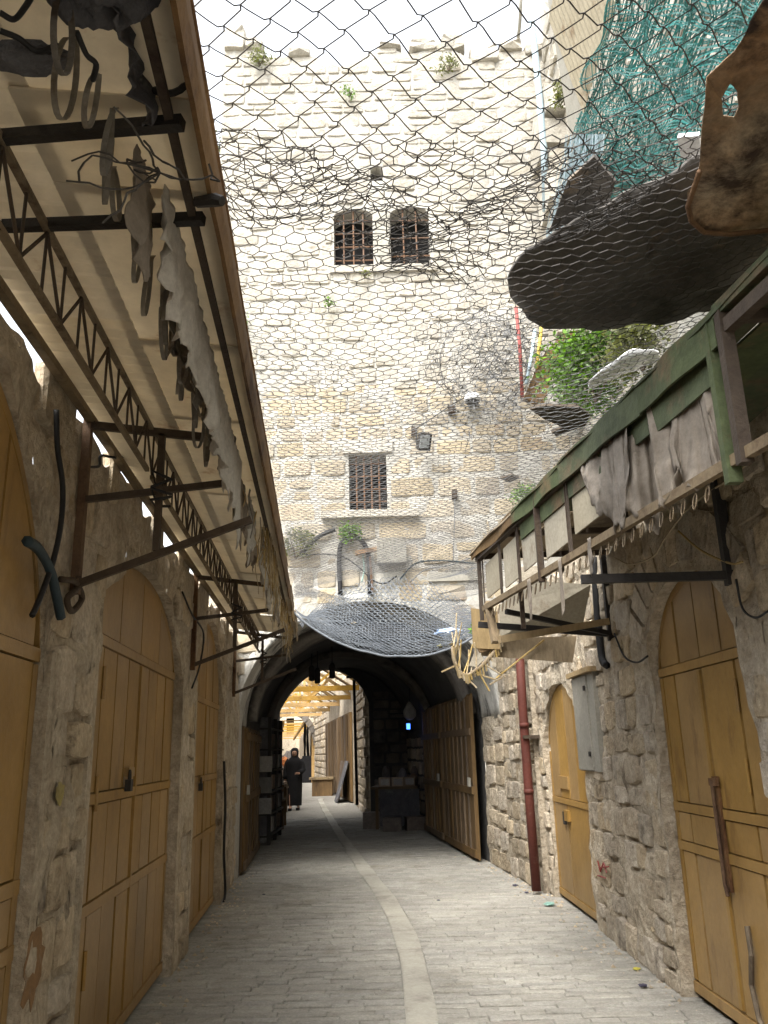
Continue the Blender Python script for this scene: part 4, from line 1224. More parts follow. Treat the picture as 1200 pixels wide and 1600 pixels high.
def fn(i, j):
    y = 2.02 + j * ROW
    xl, xr = -1.35, 1.8
    x = xl + i * CELL / 2 + .03 * math.sin(y * 2.3) + (y - 2) * .006
    if y > 10.95 or x < net_l(y) or x > net_r(y): return None
    y2 = y + .05 * noise.noise(Vector((x * .9, y * .7, 1))) - (x + .2) * .10
    if y2 < 1.9 + .1 * math.sin(x * 4): return None
    if ((x - .05) / .95) ** 2 + ((y2 - 9.95) / 1.1) ** 2 < 1: return None
    return (x, y2, net_z(x, y2))
A, B = hexnet(fn, 92, 172, a=.19, jit=.07, seed=2)
wires(A, B, .0021, 'wire_net', 'wire', 'hexagonal wire netting stretched overhead between the two awnings', 'net')
def fn2(i, j):
    p = fn(i + .9, j + .4)
    if p is None or p[1] < 3.6 + .5 * math.sin(p[0] * 3): return None
    return (p[0], p[1], p[2] - .05 - .04 * math.sin(p[0] * 5 + p[1] * 2))
A, B = hexnet(fn2, 92, 172, a=.2, jit=.09, seed=5)
wires(A, B, .0016, 'wire_net', 'wire_grey', 'second looser layer of grey wire netting sagging under the first near the tower', 'net')
# coarse chain-link over the near end
S = .125
def link_pt(a, b, lay=0, S=S):
    x = (a - b) * S * .5 + .20 + .02 * math.sin(b * .6)
    y = (a + b) * S * .50 + .95
    return x, y
def cl_edge(x): return 2.35 + .16 * x + .16 * math.sin(x * 3.3 + 1) + .08 * math.sin(x * 9)
A = []; B = []
def cl_z(x, y, lay):
    return net_z(x, y) + .05 + (.03 + .03 * math.sin(x * 7 + y * 5) if lay == 0 else .10 + .05 * math.sin(x * 6 - y * 8))
def add_kinked(A, B, p, q, lay, fz):
    (x0, y0), (x1, y1) = p, q
    pts = []
    for t in (0, .12, .5, .88, 1):
        x, y = x0 + (x1 - x0) * t, y0 + (y1 - y0) * t
        k = .006 if t in (.12,) else (-.006 if t == .88 else 0)
        pts.append((x + k, y, fz(x, y, lay) + (.008 if t in (0, 1) else 0)))
    for a, b in zip(pts[:-1], pts[1:]): A.append(a); B.append(b)
for a in range(-30, 60):
    for b in range(-30, 60):
        p = link_pt(a, b)
        if not (-.62 < p[0] < 1.75 and .8 < p[1] < cl_edge(p[0])): continue
        for q in (link_pt(a + 1, b), link_pt(a, b + 1)):
            if q[0] > -.65: add_kinked(A, B, p, q, 0, cl_z)
wires(A, B, .0021, 'chain_link_net', 'wire', 'coarse dark chain-link mesh lying over the hexagonal netting', 'net', 4)
# its crumpled, doubled-back hem
A = []; B = []
def fold_z(x, y, lay): return net_z(x, y) + .02 + .05 * math.sin(x * 11 + y * 9) * .6
rh = random.Random(9)
ca_, sa_ = math.cos(.42), math.sin(.42)
for a, b, ca_, sa_ in [(a, b, math.cos(t), math.sin(t)) for t in (.42, -.35) for a in range(-45, 45) for b in range(-45, 45)]:
        x0, y0 = link_pt(a, b, 0, .115)
        def tw(x, y):
            X = (x - .2) * ca_ - (y - 1.9) * sa_ * .8; Y = (x - .2) * sa_ + (y - 1.9) * ca_ * .62
            return X + .25 + .04 * math.sin(Y * 13), Y + 2.3 + .05 * math.sin(X * 8)
        p = tw(x0, y0)
        e = cl_edge(p[0])
        wid = .18 + .10 * math.sin(p[0] * 5)
        if not (-.50 < p[0] < .95 and e - .30 < p[1] < e + .16 + .06 * math.sin(p[0] * 5)): continue
        for q in (tw(*link_pt(a + 1, b, 0, .115)), tw(*link_pt(a, b + 1, 0, .115))):
            add_kinked(A, B, p, q, 0, fold_z)
wires(A, B, .0019, 'chain_link_net', 'wire', 'crumpled doubled-back hem of the chain-link mesh above the twin windows', 'net', 4)
# crumpled wire end over the awning edge
rw = random.Random(12)
for c_, lab in (((250, 270), 'tangle of rusty wire caught above the long white cloth'),):
    c0 = at_pl(c_[0], c_[1], -.32, -.0815)
    A = []; B = []
    for k in range(9):
        p = c0.copy()
        dv = np.array([rw.uniform(-1, 1), rw.uniform(-1, 1), rw.uniform(-.6, .6)])
        for t in range(9):
            dv = dv + np.array([rw.uniform(-.8, .8), rw.uniform(-.8, .8), rw.uniform(-.5, .5)])
            q = p + dv / np.linalg.norm(dv) * .022
            A.append(p); B.append(q); p = q
    wires(A, B, .0024, 'wire_tangle', 'wire', lab, 'wire', 4)
# the heavy bag of netting in front of the tower
def bag(u, v):
    # u across 0..1, v from the tower (0) to the low front lip (1)
    xl, xr = -1.02 - .10 * (1 - v), 1.10 + .15 * (1 - v)
    x = xl + (xr - xl) * u
    c = 1 - (2 * u - 1) ** 2
    y = 10.9 - 2.1 * v - .15 * c * v
    rim = 3.0 - .02 * u
    top = 3.10 + .62 * c ** .8
    lip = (2.99 - .22 * u) - .43 * c ** .9
    z = top + (lip - top) * (v ** .8) - .10 * math.sin(math.pi * v) * c
    z += .015 * noise.noise(Vector((x * 5, y * 5, 2)))
    return (x, y, z)
for off, sd, lab in ((0, 1, 'dense grey netting sagging like a hammock over the passage mouth'), (.017, 2, 'inner layer of the grey netting hammock over the passage mouth')):
    def fb(i, j):
        u, v = i / 66 + off, j / 34 + off * .6
        if not (0 <= u <= 1 and 0 <= v <= 1): return None
        p = bag(u, v); return (p[0], p[1], p[2] + off * 3)
    A, B = hexnet(fb, 66, 34, a=.2, jit=.10, seed=sd)
    wires(A, B, .0038, 'sagging_net', 'bag_net', lab, 'net')
MB().tube([bag(u, 1) for u in np.linspace(0, 1, 40)], .013, 6).build('net_hem', 'bag_net', label='thick rolled hem along the low lip of the netting hammock', cat='hem', smooth=True)
# rubbish caught in the hammock
def on_bag(u, v, dz=.02):
    p = bag(u, v); return np.array([p[0], p[1], p[2] + dz])
def crumple(name, mat_, c, r, label, cat, seed, sq=(1, 1, .5)):
    k = random.Random(seed)
    m_ = MB()
    def f(u, v):
        th, ph = u * 2 * math.pi, (v - .5) * math.pi
        d = Vector((math.cos(th) * math.cos(ph), math.sin(th) * math.cos(ph), math.sin(ph)))
        rr_ = r * (1 + .45 * noise.noise(d * 2.2 + Vector((seed, 0, 0))) + .2 * noise.noise(d * 5 + Vector((0, seed, 0))))
        return (c[0] + d.x * rr_ * sq[0], c[1] + d.y * rr_ * sq[1], c[2] + d.z * rr_ * sq[2])
    return m_.sheet(f, 16, 10, .002).build(name, mat_, label=label, cat=cat)
c = on_bag(.80, .62)
crumple('plastic_bottle', 'blue_plastic', c, .10, 'crushed blue and clear plastic bottle lying in the netting hammock', 'bottle', 3, (1.6, .8, .5))
crumple('leaf_litter', 'litter_yellow', on_bag(.74, .88), .03, 'yellow scrap caught low in the netting hammock', 'litter', 5)
crumple('leaf_litter', 'straw', on_bag(.80, .90), .03, 'brown scrap beside the yellow one in the netting hammock', 'litter', 6)
crumple('leaf_litter', 'straw', on_bag(.30, .45), .035, 'pale scrap lying alone in the middle of the netting hammock', 'litter', 7)

# ================================================================== THINGS ON THE NET, RIGHT SIDE
def px_poly(pts, z, dz=None):
    return [at_z(x, y, z + (dz(x, y) if dz else 0)) for x, y in pts]
P_ = [(792, 433), (801, 414), (822, 391), (840, 379), (880, 352), (940, 330), (978, 295), (1020, 268), (1058, 253), (1130, 250), (1280, 300), (1280, 420), (1200, 433), (1123, 483),
      (1073, 498), (1008, 510), (955, 517), (893, 514), (855, 510), (824, 498), (801, 471)]
def resample(P, n):
    P = np.array(P + [P[0]], float)
    d = np.r_[0, np.cumsum(np.linalg.norm(np.diff(P, axis=0), axis=1))]
    t = np.linspace(0, d[-1], n, endpoint=False)
    return np.stack([np.interp(t, d, P[:, k]) for k in range(2)], 1)
def ring_sheet(inner, outer, z, amp, n, rings, th, freq=5.0, seed=0, lift=None):
    """creased sheet between an inner and an outer outline given in photo pixels at height z"""
    A_, B_ = resample(inner, n), resample(outer, n)
    k0 = min(range(n), key=lambda k: np.linalg.norm(np.roll(A_, k, 0) - B_))if len(inner) > 1 else 0
    A_ = np.roll(A_, k0, 0)
    def f(u, v):
        i_ = int(round(u * n)) % n
        p = A_[i_] + (B_[i_] - A_[i_]) * v
        q = at_z(p[0], p[1], z)
        h = amp * (noise.noise(Vector((q[0] * freq, q[1] * freq, seed))) + .5 * abs(noise.noise(Vector((q[0] * freq * 2.3, q[1] * freq * 1.4, seed + 4)))))
        if lift: h += lift(v)
        return (q[0], q[1], z + h)
    return MB().sheet(f, n, rings, th)
ring_sheet([(1010, 395), (1010.2, 394.8), (1010.4, 395), (1010.2, 395.2)], P_, 3.40, .075, 96, 12, -.012, 4.6, 2).build('roofing_felt', 'bitumen', label='large dark rounded sheet of roofing felt lying on the netting', cat='sheet', smooth=True)
P_ = [(858, 362), (866, 340), (886, 284), (928, 245), (962, 284), (950, 322), (900, 345)]
MB().prism(px_poly(P_, 3.47, lambda x, y: (330 - y) * .0012), (.01, .02, .03)).build('dark_board', 'bitumen', label='dark pointed board propped behind the roofing felt', cat='board')
P_ = [(1104, 123), (1154, 82), (1165, 57), (1178, 25), (1192, -5), (1235, -60), (1330, -60), (1330, 360), (1200, 360), (1142, 366), (1100, 364), (1077, 345), (1073, 326), (1093, 268), (1098, 184)]
H_ = [(1127, 150), (1140, 130), (1152, 145), (1155, 175), (1148, 190), (1130, 185)]
ring_sheet(H_, P_, 3.20, .035, 64, 9, -.004, 4.5, 7).build('rusty_sheet', 'rust_sheet', label='curled rusty metal sheet with a torn hole hanging over the green awning', cat='sheet', smooth=True)
curl = [at_z(x, y, 3.185) for x, y in ((1093, 268), (1075, 322), (1080, 345), (1100, 363), (1142, 366), (1200, 360), (1270, 355))]
MB().tube(curl, .009, 8).build('rusty_hem', 'rust', label='thick rolled bottom edge of the curled rusty sheet', cat='hem', smooth=True)
MB().prism(px_poly([(1058, 215), (1092, 212), (1096, 245), (1064, 248)], 3.60), (.03, .05, .06)).build('white_carton', 'white_plastic', label='white rust-stained carton between the roofing felt and the teal netting', cat='box')
MB().prism([at_z(x, y, 3.40) for x, y in ((828, 640), (850, 634), (905, 636), (922, 648), (915, 665), (895, 672), (870, 682), (862, 676), (880, 668), (850, 655))], (.0, .03, .03)).build('brown_rag', 'bark', label='ragged dark brown scrap lying on the netting above the cream panels', cat='rag')
MB().sheet(lambda u, v: (lambda p: (p[0], p[1], 3.52 + .04 * noise.noise(Vector((u * 4, v * 3, 1)))))(at_z(920 + 110 * u, 612 - 45 * u - (8 + 22 * math.sin(u * 3)) * v, 3.5)), 14, 5, .01).build('white_sack', 'white_plastic', label='torn white plastic sack lying beside the green bush', cat='sack', smooth=True)
MB().prism([at_z(x, y, 3.40) for x, y in ((782, 748), (800, 742), (812, 747), (795, 754))], (.0, .02, .02)).build('brown_rag', 'bark', label='small dark purple scrap on the netting just above the awning edge', cat='rag')

# ================================================================== UPPER RIGHT: rubble terrace, upper house, pipes, shade net, bush
up_h = thing('upper_house', 'pale upper house wall with pipes set back above the right-hand shops', 'building', (3.2, 7.5, 3.0))
WU = Wall(2.85, 0.0, -1)
m_ = MB(); wall_front(m_, WU, -9, 3.0, 3.1, lambda u: 12.5, [opening(-3, -2.1, 5, lambda u: 6.6), opening(-.6, .3, 5, lambda u: 6.6)], .3, 1, 1.5)
m_.build('wall', 'tower_mortar', up_h)
m_ = MB(); wall_front(m_, WU, 3.0, 10.95, 3.1, lambda u: 13 + .4 * math.sin(u * 3), [opening(6.4, 7.2, 8.4, lambda u: 9.8)], .3, .14, 1.5, .05, 2.2)
m_.build('wall', 'tower_mortar', up_h)
ru = random.Random(44)
lay_stones(up_h, WU, courses(3.0, 10.95, 3.3, lambda u: 12.9, [opening(6.4, 7.2, 8.4, lambda u: 9.8)], .3, .6, .25, .36, .03, .03, ru), 'tower_stone', (.03, .09), 160, ru, wob=.05)
for k in range(9):
    z = 6.6 + k * .5
    MB().box((2.66, 10.35 + .1 * math.sin(k * 2.2), z), (.35 + .1 * (k % 2), .8, .42), ru.uniform(-.1, .1)).build('corner_stone', 'tower_stone', up_h)
m_ = MB(); n_ = 60
m_.sheet(lambda u, v: (2.1 - .25 * u, 5.6 + 1.25 * v, 7.6 + 1.2 * u + .018 * math.sin(v * n_ * math.pi / 2)), 2, n_, .006).build('ribbed_shade', 'panel_cream', up_h, label='cream ribbed sheet sloping out above the teal netting')
MB().hexa([(2.35, 7.3, 7.4), (2.75, 7.3, 7.4), (2.75, 8.1, 7.4), (2.35, 8.1, 7.4), (2.2, 7.3, 10.5), (2.75, 7.3, 10.5), (2.75, 8.1, 10.5), (2.2, 8.1, 10.5)]).build('duct', 'cabinet_grey', up_h)
def pix_tube(name, pts, X, r, mat_, lab):
    MB().tube([at_pl(x, y, X, 0) for x, y in pts], r, 8).build(name, mat_, label=lab, cat='pipe', smooth=True)
pix_tube('water_pipe', [(824, -20), (834, 60), (843, 150), (850, 230), (853, 330)], 2.45, .05, 'pipe_blue', 'pale blue pipe running up the upper house beside the tower corner')
pix_tube('water_pipe', [(888, -20), (893, 30), (901, 75), (908, 130)], 2.3, .055, 'pipe_blue', 'pale blue pipe beside the cream ribbed sheet')
pix_tube('steel_pole', [(815, -20), (812, 40), (803, 110)], 2.5, .03, 'cabinet_grey', 'grey steel pole standing at the tower corner')
# teal shade net: layered woven strips
def teal(u, v, k):
    tl, tr, bl, br = at_pl(955, -15, 2.1, 0), at_pl(1215, -15, 2.1, 0), at_pl(868, 335, 2.2, 0), at_pl(1105, 300, 2.1, 0)
    p = (tl * (1 - u) + tr * u) * (1 - v) + (bl * (1 - u) + br * u) * v
    n1 = noise.noise(Vector((u * 5, v * 5, k)))
    return p + np.array([-.16 * n1 + .05 * k, .10 * noise.noise(Vector((u * 9, v * 6, 3 + k))), .06 * noise.noise(Vector((u * 7, v * 9, 7 + k))) - .18 * math.sin(math.pi * u) * v])
rt = random.Random(6)
tn = thing('shade_net', 'teal shade netting hung in layers from the upper house', 'shade net', at_pl(1000, 320, 2.15, 0))
for k in range(2):
    A = []; B = []
    for i in range(56):
        for hv in (0, 1):
            c0 = (i + rt.uniform(0, .8)) / 56
            prev = None
            s0 = rt.uniform(-.02, .02)
            for t in range(31):
                q = teal(*((c0 + s0 * math.sin(t * .5), t / 30) if hv else (t / 30, c0 + s0 * math.sin(t * .5))), k)
                if prev is not None: A.append(prev); B.append(q)
                prev = q
    ob = wires(A, B, .0052, 'net_layer', 'teal_net', None, None)
    ob.parent = tn; ob.location = (ORG[ob.name] - ORG[tn.name]).tolist()
# white veil at the net's edge
A = []; B = []
for i in range(60):
    u = rt.random()
    pts = [at_pl(840 + 60 * u + 45 * (1 - v) + 6 * math.sin(v * 9 + i), 410 - 200 * (1 - v), 2.0, 0) + np.array([rt.uniform(-.02, .02)] * 3) for v in np.linspace(0, 1, 9)]
    for a, b in zip(pts[:-1], pts[1:]): A.append(a); B.append(b)
wires(A, B, .005, 'white_veil', 'pipe_blue', 'wisp of pale fine netting trailing down beside the roofing felt', 'net')
# terrace of rubble behind the right awning
m_ = MB()
m_.sheet(lambda u, v: (1.75 + 1.2 * u, 3.2 + 7.7 * v, 3.25 + .9 * u + .9 * u * v + .12 * noise.noise(Vector((u * 4, v * 9, 0)))), 10, 30, .05).build('rubble_terrace', 'ground', kind='structure')
def foliage(name, c, rad, n, size, label, cat, mat_='leaf', seed=0, stems=6, parent=None, flat=.7):
    r = random.Random(seed)
    t = parent or thing(name, label, cat, (c[0], c[1], c[2] - rad[2]))
    m_ = MB()
    for k in range(n):
        # clumped points
        cl_ = r.randrange(9)
        rr2 = random.Random(seed * 100 + cl_)
        cc = Vector((rr2.uniform(-.6, .6), rr2.uniform(-.6, .6), rr2.uniform(-.5, .7)))
        d = Vector((r.gauss(0, .28), r.gauss(0, .28), r.gauss(0, .28)))
        p = cc + d
        P0 = Vector((c[0] + p.x * rad[0], c[1] + p.y * rad[1], c[2] + p.z * rad[2]))
        a = Vector((r.gauss(0, 1), r.gauss(0, 1), r.gauss(0, .7))).normalized()
        b = a.cross(Vector((r.gauss(0, 1), r.gauss(0, 1), r.gauss(0, 1)))).normalized()
        s_ = size * r.uniform(.6, 1.4)
        m_.add([P0, P0 + a * s_ * .5 + b * s_ * .25, P0 + a * s_, P0 + a * s_ * .5 - b * s_ * .25], [(0, 1, 2, 3)])
    m_.build('foliage', mat_, t)
    m_ = MB()
    for k in range(stems):
        e = (c[0] + r.uniform(-.5, .5) * rad[0], c[1] + r.uniform(-.5, .5) * rad[1], c[2] + r.uniform(0, .5) * rad[2])
        m_.tube([(c[0], c[1], c[2] - rad[2]), ((c[0] + e[0]) / 2 + .02, (c[1] + e[1]) / 2, c[2] - rad[2] * .4), e], [.012, .009, .004], 5)
    m_.build('stem', 'bark', t)
    return t
foliage('green_bush', at_pl(925, 580, 2.1, 0), (.42, .7, .34), 5200, .06, 'bright green bush growing on the rubble terrace behind the netting', 'bush', seed=1)
foliage('green_bush', at_pl(1000, 545, 2.3, 0), (.3, .5, .22), 1800, .055, 'small olive bush above the white sack', 'bush', 'leaf_dry', seed=2)
foliage('wall_weed', at_pl(880, 145, 2.6, 0), (.15, .2, .2), 260, .06, 'thin yellow-green weed sprouting on the upper house', 'plant', 'leaf_dry', seed=3, stems=3)
foliage('wall_weed', at_pl(818, 775, 1.7, -.03), (.14, .2, .09), 500, .03, 'green weed tuft just above the end of the green awning', 'plant', 'leaf', seed=4, stems=3)
weeds = [((405, 90), .22, 300, 'leaf_dry', 'dry green weed growing below the tall corner stone of the tower'), ((545, 143), .13, 160, 'leaf', 'green weed in a joint near the top of the tower'),
         ((700, 98), .20, 240, 'leaf_dry', 'yellowish weed near the tower top on the pipe side'), ((513, 472), .10, 120, 'leaf', 'small weed in a joint below the twin windows'),
         ((382, 500), .11, 130, 'leaf', 'small weed at the tower edge beside the awning'), ((548, 832), .16, 420, 'leaf', 'green weed sprouting under the stone ledge'),
         ((462, 850), .26, 500, 'leaf_dry', 'grey-green bush at the tower foot behind the awning strips'), ((570, 425), .08, 80, 'leaf_dry', 'dry weed on the sill between the twin windows'),
         ((750, 985), .10, 260, 'leaf', 'bright weed beside the netting hammock')]
for i, ((x, y), r_, n, mt, lab) in enumerate(weeds):
    c = at_y(x, y, 10.85 if y < 970 else 8.9)
    foliage('wall_weed', c, (r_, .10, r_ * .8), n, .05 if n > 200 else .04, lab, 'plant', mt, seed=20 + i, stems=3)
foliage('wall_shrub', at_y(335, 250, 11.6), (.16, .2, .5), 500, .06, 'grey shrub clinging to the outer corner of the tower', 'plant', 'leaf_dry', seed=40)

# ================================================================== FITTINGS ON THE TOWER
onF = lambda x, y, d=.08: at_y(x, y, 11.0 - d)
jb = thing('junction_box', 'grey junction box on the tower below the stone ledge', 'box', onF(612, 880))
a, b = onF(590, 847, .02), onF(634, 882, .02)
MB().box(((a[0] + b[0]) / 2, 10.90, (a[2] + b[2]) / 2), (b[0] - a[0], .2, a[2] - b[2])).build('case', 'cabinet_grey', jb)
MB().box(((a[0] + b[0]) / 2, 10.79, (a[2] + b[2]) / 2), (b[0] - a[0] + .02, .016, a[2] - b[2] + .02)).build('lid', 'cabinet_grey', jb)
fl = thing('floodlight', 'small dark floodlight on a bent arm beside the lower window', 'lamp', onF(665, 705))
a = onF(663, 690, .25)
MB().box(a, (.17, .10, .24), .3, .5).build('housing', 'black_metal', fl)
MB().box(a + np.array([.0, -.055, -.02]), (.13, .03, .18), .3, .5).build('glass', 'glass_dull', fl)
MB().tube([onF(648, 668, .03), onF(650, 672, .2), onF(652, 700, .22)], .014, 6).build('arm', 'black_metal', fl)
MB().box(onF(646, 674, .05), (.06, .08, .12)).build('bracket', 'steel_brown', fl)
cable([onF(650, 670, .15), onF(680, 650, .12), onF(705, 633, .1), onF(725, 622, .1)], .008, 'cable_black', 'black lead from the floodlight to the white lamp cap')
wl = thing('wall_lamp', 'white domed lamp cap fixed to the tower above the floodlight', 'lamp', onF(738, 628))
p = onF(738, 622, .15)
MB().lathe([(-.05, .12), (-.02, .125), (.03, .11), (.07, .07), (.085, .02)], p, 16, (1, .9)).build('cap', 'white_plastic', wl, smooth=True)
MB().lathe([(-.11, .07), (-.05, .10)], p, 14).build('bowl', 'black_metal', wl, smooth=True)
MB().tube([p + np.array([0, .15, 0]), p], .02, 6).build('arm', 'steel_brown', wl)
MB().box(onF(706, 641, .06), (.10, .12, .10)).build('stone_peg', 'steel_brown', label='rusty peg sticking out of the tower beside the white lamp cap', cat='peg')
MB().box(onF(710, 773, .06), (.07, .12, .12)).build('stone_peg', 'steel_brown', label='rusty peg on the tower above the hanging thin wire', cat='peg')
cable([onF(711, 778, .1), onF(710, 820, .1), onF(708, 880, .1)], .006, 'wire_grey', 'thin wire hanging straight down from a rusty peg on the tower')
cable([onF(470, 868), onF(490, 845), onF(510, 832), onF(524, 828)], .03, 'cable_black', 'thick black cable rising to the ledge from the awning side', )
cable([onF(532, 930), onF(530, 880), onF(533, 850), onF(548, 838), onF(565, 845), onF(576, 870), onF(578, 930)], .035, 'cable_black', 'thick black cable bent into an arch below the ledge')
cable([onF(470, 868), onF(510, 866), onF(540, 872), onF(565, 890), onF(580, 905), onF(600, 912), onF(620, 900)], .009, 'cable_black', 'thin black cable sagging under the junction box')
cable([onF(625, 905), onF(650, 880), onF(690, 876), onF(740, 880)], .012, 'rubber_blue', 'dark cable clipped along the tower towards the green awning')
cable([onF(640, 910), onF(665, 890), onF(700, 884), onF(735, 872)], .008, 'wire_grey', 'grey cable running beside the dark clipped cable')
cable([onF(566, 860), onF(569, 890), onF(565, 910)], .010, 'litter_green', 'short green hose hanging from the rusty angle iron')
MB().bar(onF(555, 864, .12), onF(594, 857, .12), .05, .06).build('angle_iron', 'rust_sheet', label='orange rusty angle iron beside the grey junction box', cat='bar')
MB().bar(onF(578, 870, .10), onF(582, 925, .10), .03, .03).build('iron_post', 'rust', label='thin rusty post below the angle iron', cat='bar')
plate(MB(), FAC, onF(670, 905)[0], onF(748, 890)[0], onF(670, 908)[2], onF(700, 893)[2], 0, .06).build('grey_lintel', 'cabinet_grey', label='long smooth grey stone strip let into the tower by the green awning', cat='stone')
# razor-wire hoop and fine wire cloud at the tower corner
A = []; B = []
rz_ = random.Random(2)
for k in range(7):
    prev = None
    for t in range(49):
        th = t / 48 * 2 * math.pi
        x = 755 + (68 + 3 * k * (k % 2)) * math.cos(th) + rz_.uniform(-2, 2); y = 567 + (74 - 2 * k) * math.sin(th) + rz_.uniform(-2, 2)
        q = at_y(x, y, 10.3 + .06 * k + .25 * math.sin(th))
        if prev is not None: A.append(prev); B.append(q)
        prev = q
for k in range(420):
    x, y = rz_.gauss(775, 45), rz_.gauss(560, 55)
    p = at_y(x, y, rz_.uniform(9.6, 10.7))
    for t in range(3):
        q = p + np.array([rz_.uniform(-.14, .14), rz_.uniform(-.1, .1), rz_.uniform(-.14, .14)])
        A.append(p); B.append(q); p = q
wires(A, B, .0042, 'razor_wire', 'wire_grey', 'hoop and tangle of grey razor wire at the tower corner above the lamp', 'wire')
for i, (pts, mt, lab) in enumerate((([(806, 480), (812, 540), (816, 620)], 'red_paint', 'thin red pole standing behind the razor wire'),
                                    ([(846, 510), (842, 545), (838, 575)], 'yellow_paint', 'short yellow pole behind the roofing felt'),
                                    ([(836, 515), (830, 560), (822, 600)], 'pipe_blue', 'pale blue pole leaning beside the red pole'))):
    MB().tube([at_y(x, y, 9.8) for x, y in pts], .024, 7).build('painted_pole', mt, label=lab, cat='pole', smooth=True)
MB().prism([at_y(x, y, 9.9) for x, y in ((818, 622), (845, 560), (880, 520), (905, 515), (870, 560), (850, 632))], (0, .1, 0)).build('dark_plank', 'wood_brown', label='dark slanting plank beside the green bush', cat='plank')

# ================================================================== INSIDE THE PASSAGE
stall = thing('goods_stall', 'dark stall table with boxed goods at the end of the passage', 'stall', (.15, 18.3, 0))
MB().box((.12, 18.2, .80), (.95, 1.3, .05), -.1).build('table_top', 'wood_brown', stall)
MB().box((.16, 17.62, .42), (.80, .04, .70), -.1).build('front_cloth', 'cloth_dark', stall)
for x, y in ((-.3, 17.7), (.5, 17.6), (-.2, 18.8), (.6, 18.75)):
    MB().bar((x, y, 0), (x, y, .78), .06).build('leg', 'wood_brown', stall)
gl = ['brown carton with a pale front at the wall end of the stall edge', 'reddish carton in the middle of the stall edge', 'buff carton at the free end of the stall edge']
for i, x in enumerate((.38, .14, -.12)):
    b_ = MB().box((x, 17.68, .915), (.23, .3, .17), -.1).build('carton', 'card', label=gl[i], cat='carton', group='cartons on the stall edge')
    MB().box((x - .004, 17.525, .915), (.17, .006, .12), -.1).build('carton_label', 'goods_pale', b_)
rg = random.Random(3)
nm = ['bundle', 'pot', 'parcel', 'vase', 'sack']
adj = ['squat', 'tall', 'slanted', 'dark', 'grey', 'dusty', 'narrow', 'round', 'reddish']
for i in range(9):
    x, y = rg.uniform(-.28, .5), rg.uniform(17.95, 18.7)
    h_ = rg.uniform(.12, .42)
    k = nm[i % 5]
    MB().lathe([(0, .06), (h_ * .4, rg.uniform(.07, .11)), (h_ * .8, .07), (h_, .03)], (x, y, .826), 10).build('market_' + k, rg.choice(['goods', 'goods', 'goods_pale', 'card']),
        label='%s %s standing among the goods on the dark stall' % (adj[i], k), cat=k)
for i, (x, y, z) in enumerate(((.0, 17.3, .13), (.45, 17.35, .13), (-.42, 18.0, .16))):
    MB().box((x, y, z), (.36, .34, z * 2), rg.uniform(-.2, .2)).build('crate', 'goods', label=['low dark crate under the front of the stall', 'low dark crate beside the wall under the stall', 'dark crate at the free end of the stall'][i], cat='crate')
hb = at_y(640, 1112, 16.9)
MB().lathe([(-.16, .05), (-.10, .12), (.02, .13), (.12, .07), (.2, .015)], hb, 12, (1, .8)).build('hanging_bag', 'goods_pale', label='pale grey plastic bag hanging above the stall', cat='bag', smooth=True)
MB().tube([(hb[0], hb[1], hb[2] + .19), (hb[0] + .03, hb[1], 3.1)], .006, 5).build('bag_cord', 'cable_black', label='cord from the vault holding the pale grey bag', cat='cord')
lp = at_y(638, 1135, 17.0)
bl = thing('blue_lamp', 'small glowing blue lamp hanging above the stall', 'lamp', lp)
MB().box(lp, (.07, .05, .11)).build('bulb', 'blue_glow', bl)
MB().box(lp + np.array([0, 0, .08]), (.09, .07, .04)).build('cap', 'black_metal', bl)
MB().tube([lp + np.array([0, 0, .1]), lp + np.array([0, 0, .3])], .005, 5).build('lead', 'cable_black', bl)
rack = thing('book_rack', 'tall dark display rack with pale covers along the passage wall', 'rack', (-2.2, 16, 0))
for y in (15.2, 16.1, 17.0):
    MB().bar((-2.13 - .02 * (y - 15), y, 0), (-2.13 - .02 * (y - 15), y, 2.15), .06).build('upright', 'black_metal', rack)
    MB().box((-2.32, y, 1.1), (.36, .03, 2.1)).build('side_panel', 'cloth_dark', rack)
for k in range(6):
    MB().box((-2.32, 16.1, .15 + k * .36), (.42, 1.85, .03)).build('shelf', 'black_metal', rack)
for k in range(5):
    for j in range(4):
        y = 15.4 + j * .44
        MB().box((-2.17, y + rg.uniform(-.04, .04), .31 + k * .36), (.05, .3, .24), 0, 0).build('cover', rg.choice(['goods', 'goods', 'goods_pale', 'card']), rack)
MB().box((-2.20, 14.98, 1.35), (.28, .02, .26)).build('cover', 'goods_pale', rack)
MB().box((-2.20, 14.98, 1.0), (.28, .02, .26)).build('cover', 'goods_pale', rack)
MB().box((-2.20, 14.98, .66), (.28, .02, .26)).build('cover', 'goods_pale', rack)
for i, (x, y, h_) in enumerate(((-2.48, 18.0, .6), (-2.55, 19.0, .85), (-2.95, 22.2, .8), (-3.05, 23.4, .65))):
    b_ = thing('goods_table', ['low dark goods table past the display rack', 'dark goods table at the end of the passage wall', 'goods table just outside the passage', 'small goods table behind the walking person'][i], 'table', (x, y, 0))
    MB().box((x, y, h_), (.5, .7, .05)).build('table_top', 'wood_brown', b_)
    for sx in (-.2, .2):
        for sy in (-.3, .3):
            MB().bar((x + sx, y + sy, 0), (x + sx, y + sy, h_), .045).build('leg', 'wood_brown', b_)
    for j in range(3):
        MB().box((x + rg.uniform(-.1, .12), y - .22 + j * .2, h_ + .09), (.2, .15, .13), rg.uniform(-.3, .3)).build('goods_box', rg.choice(['goods', 'goods_pale', 'card']), label=['%s box on the %s table' % (['first dark', 'second dark', 'third dark'][j], ['low', 'end', 'outside', 'small'][i] + ' goods')][0], cat='box')
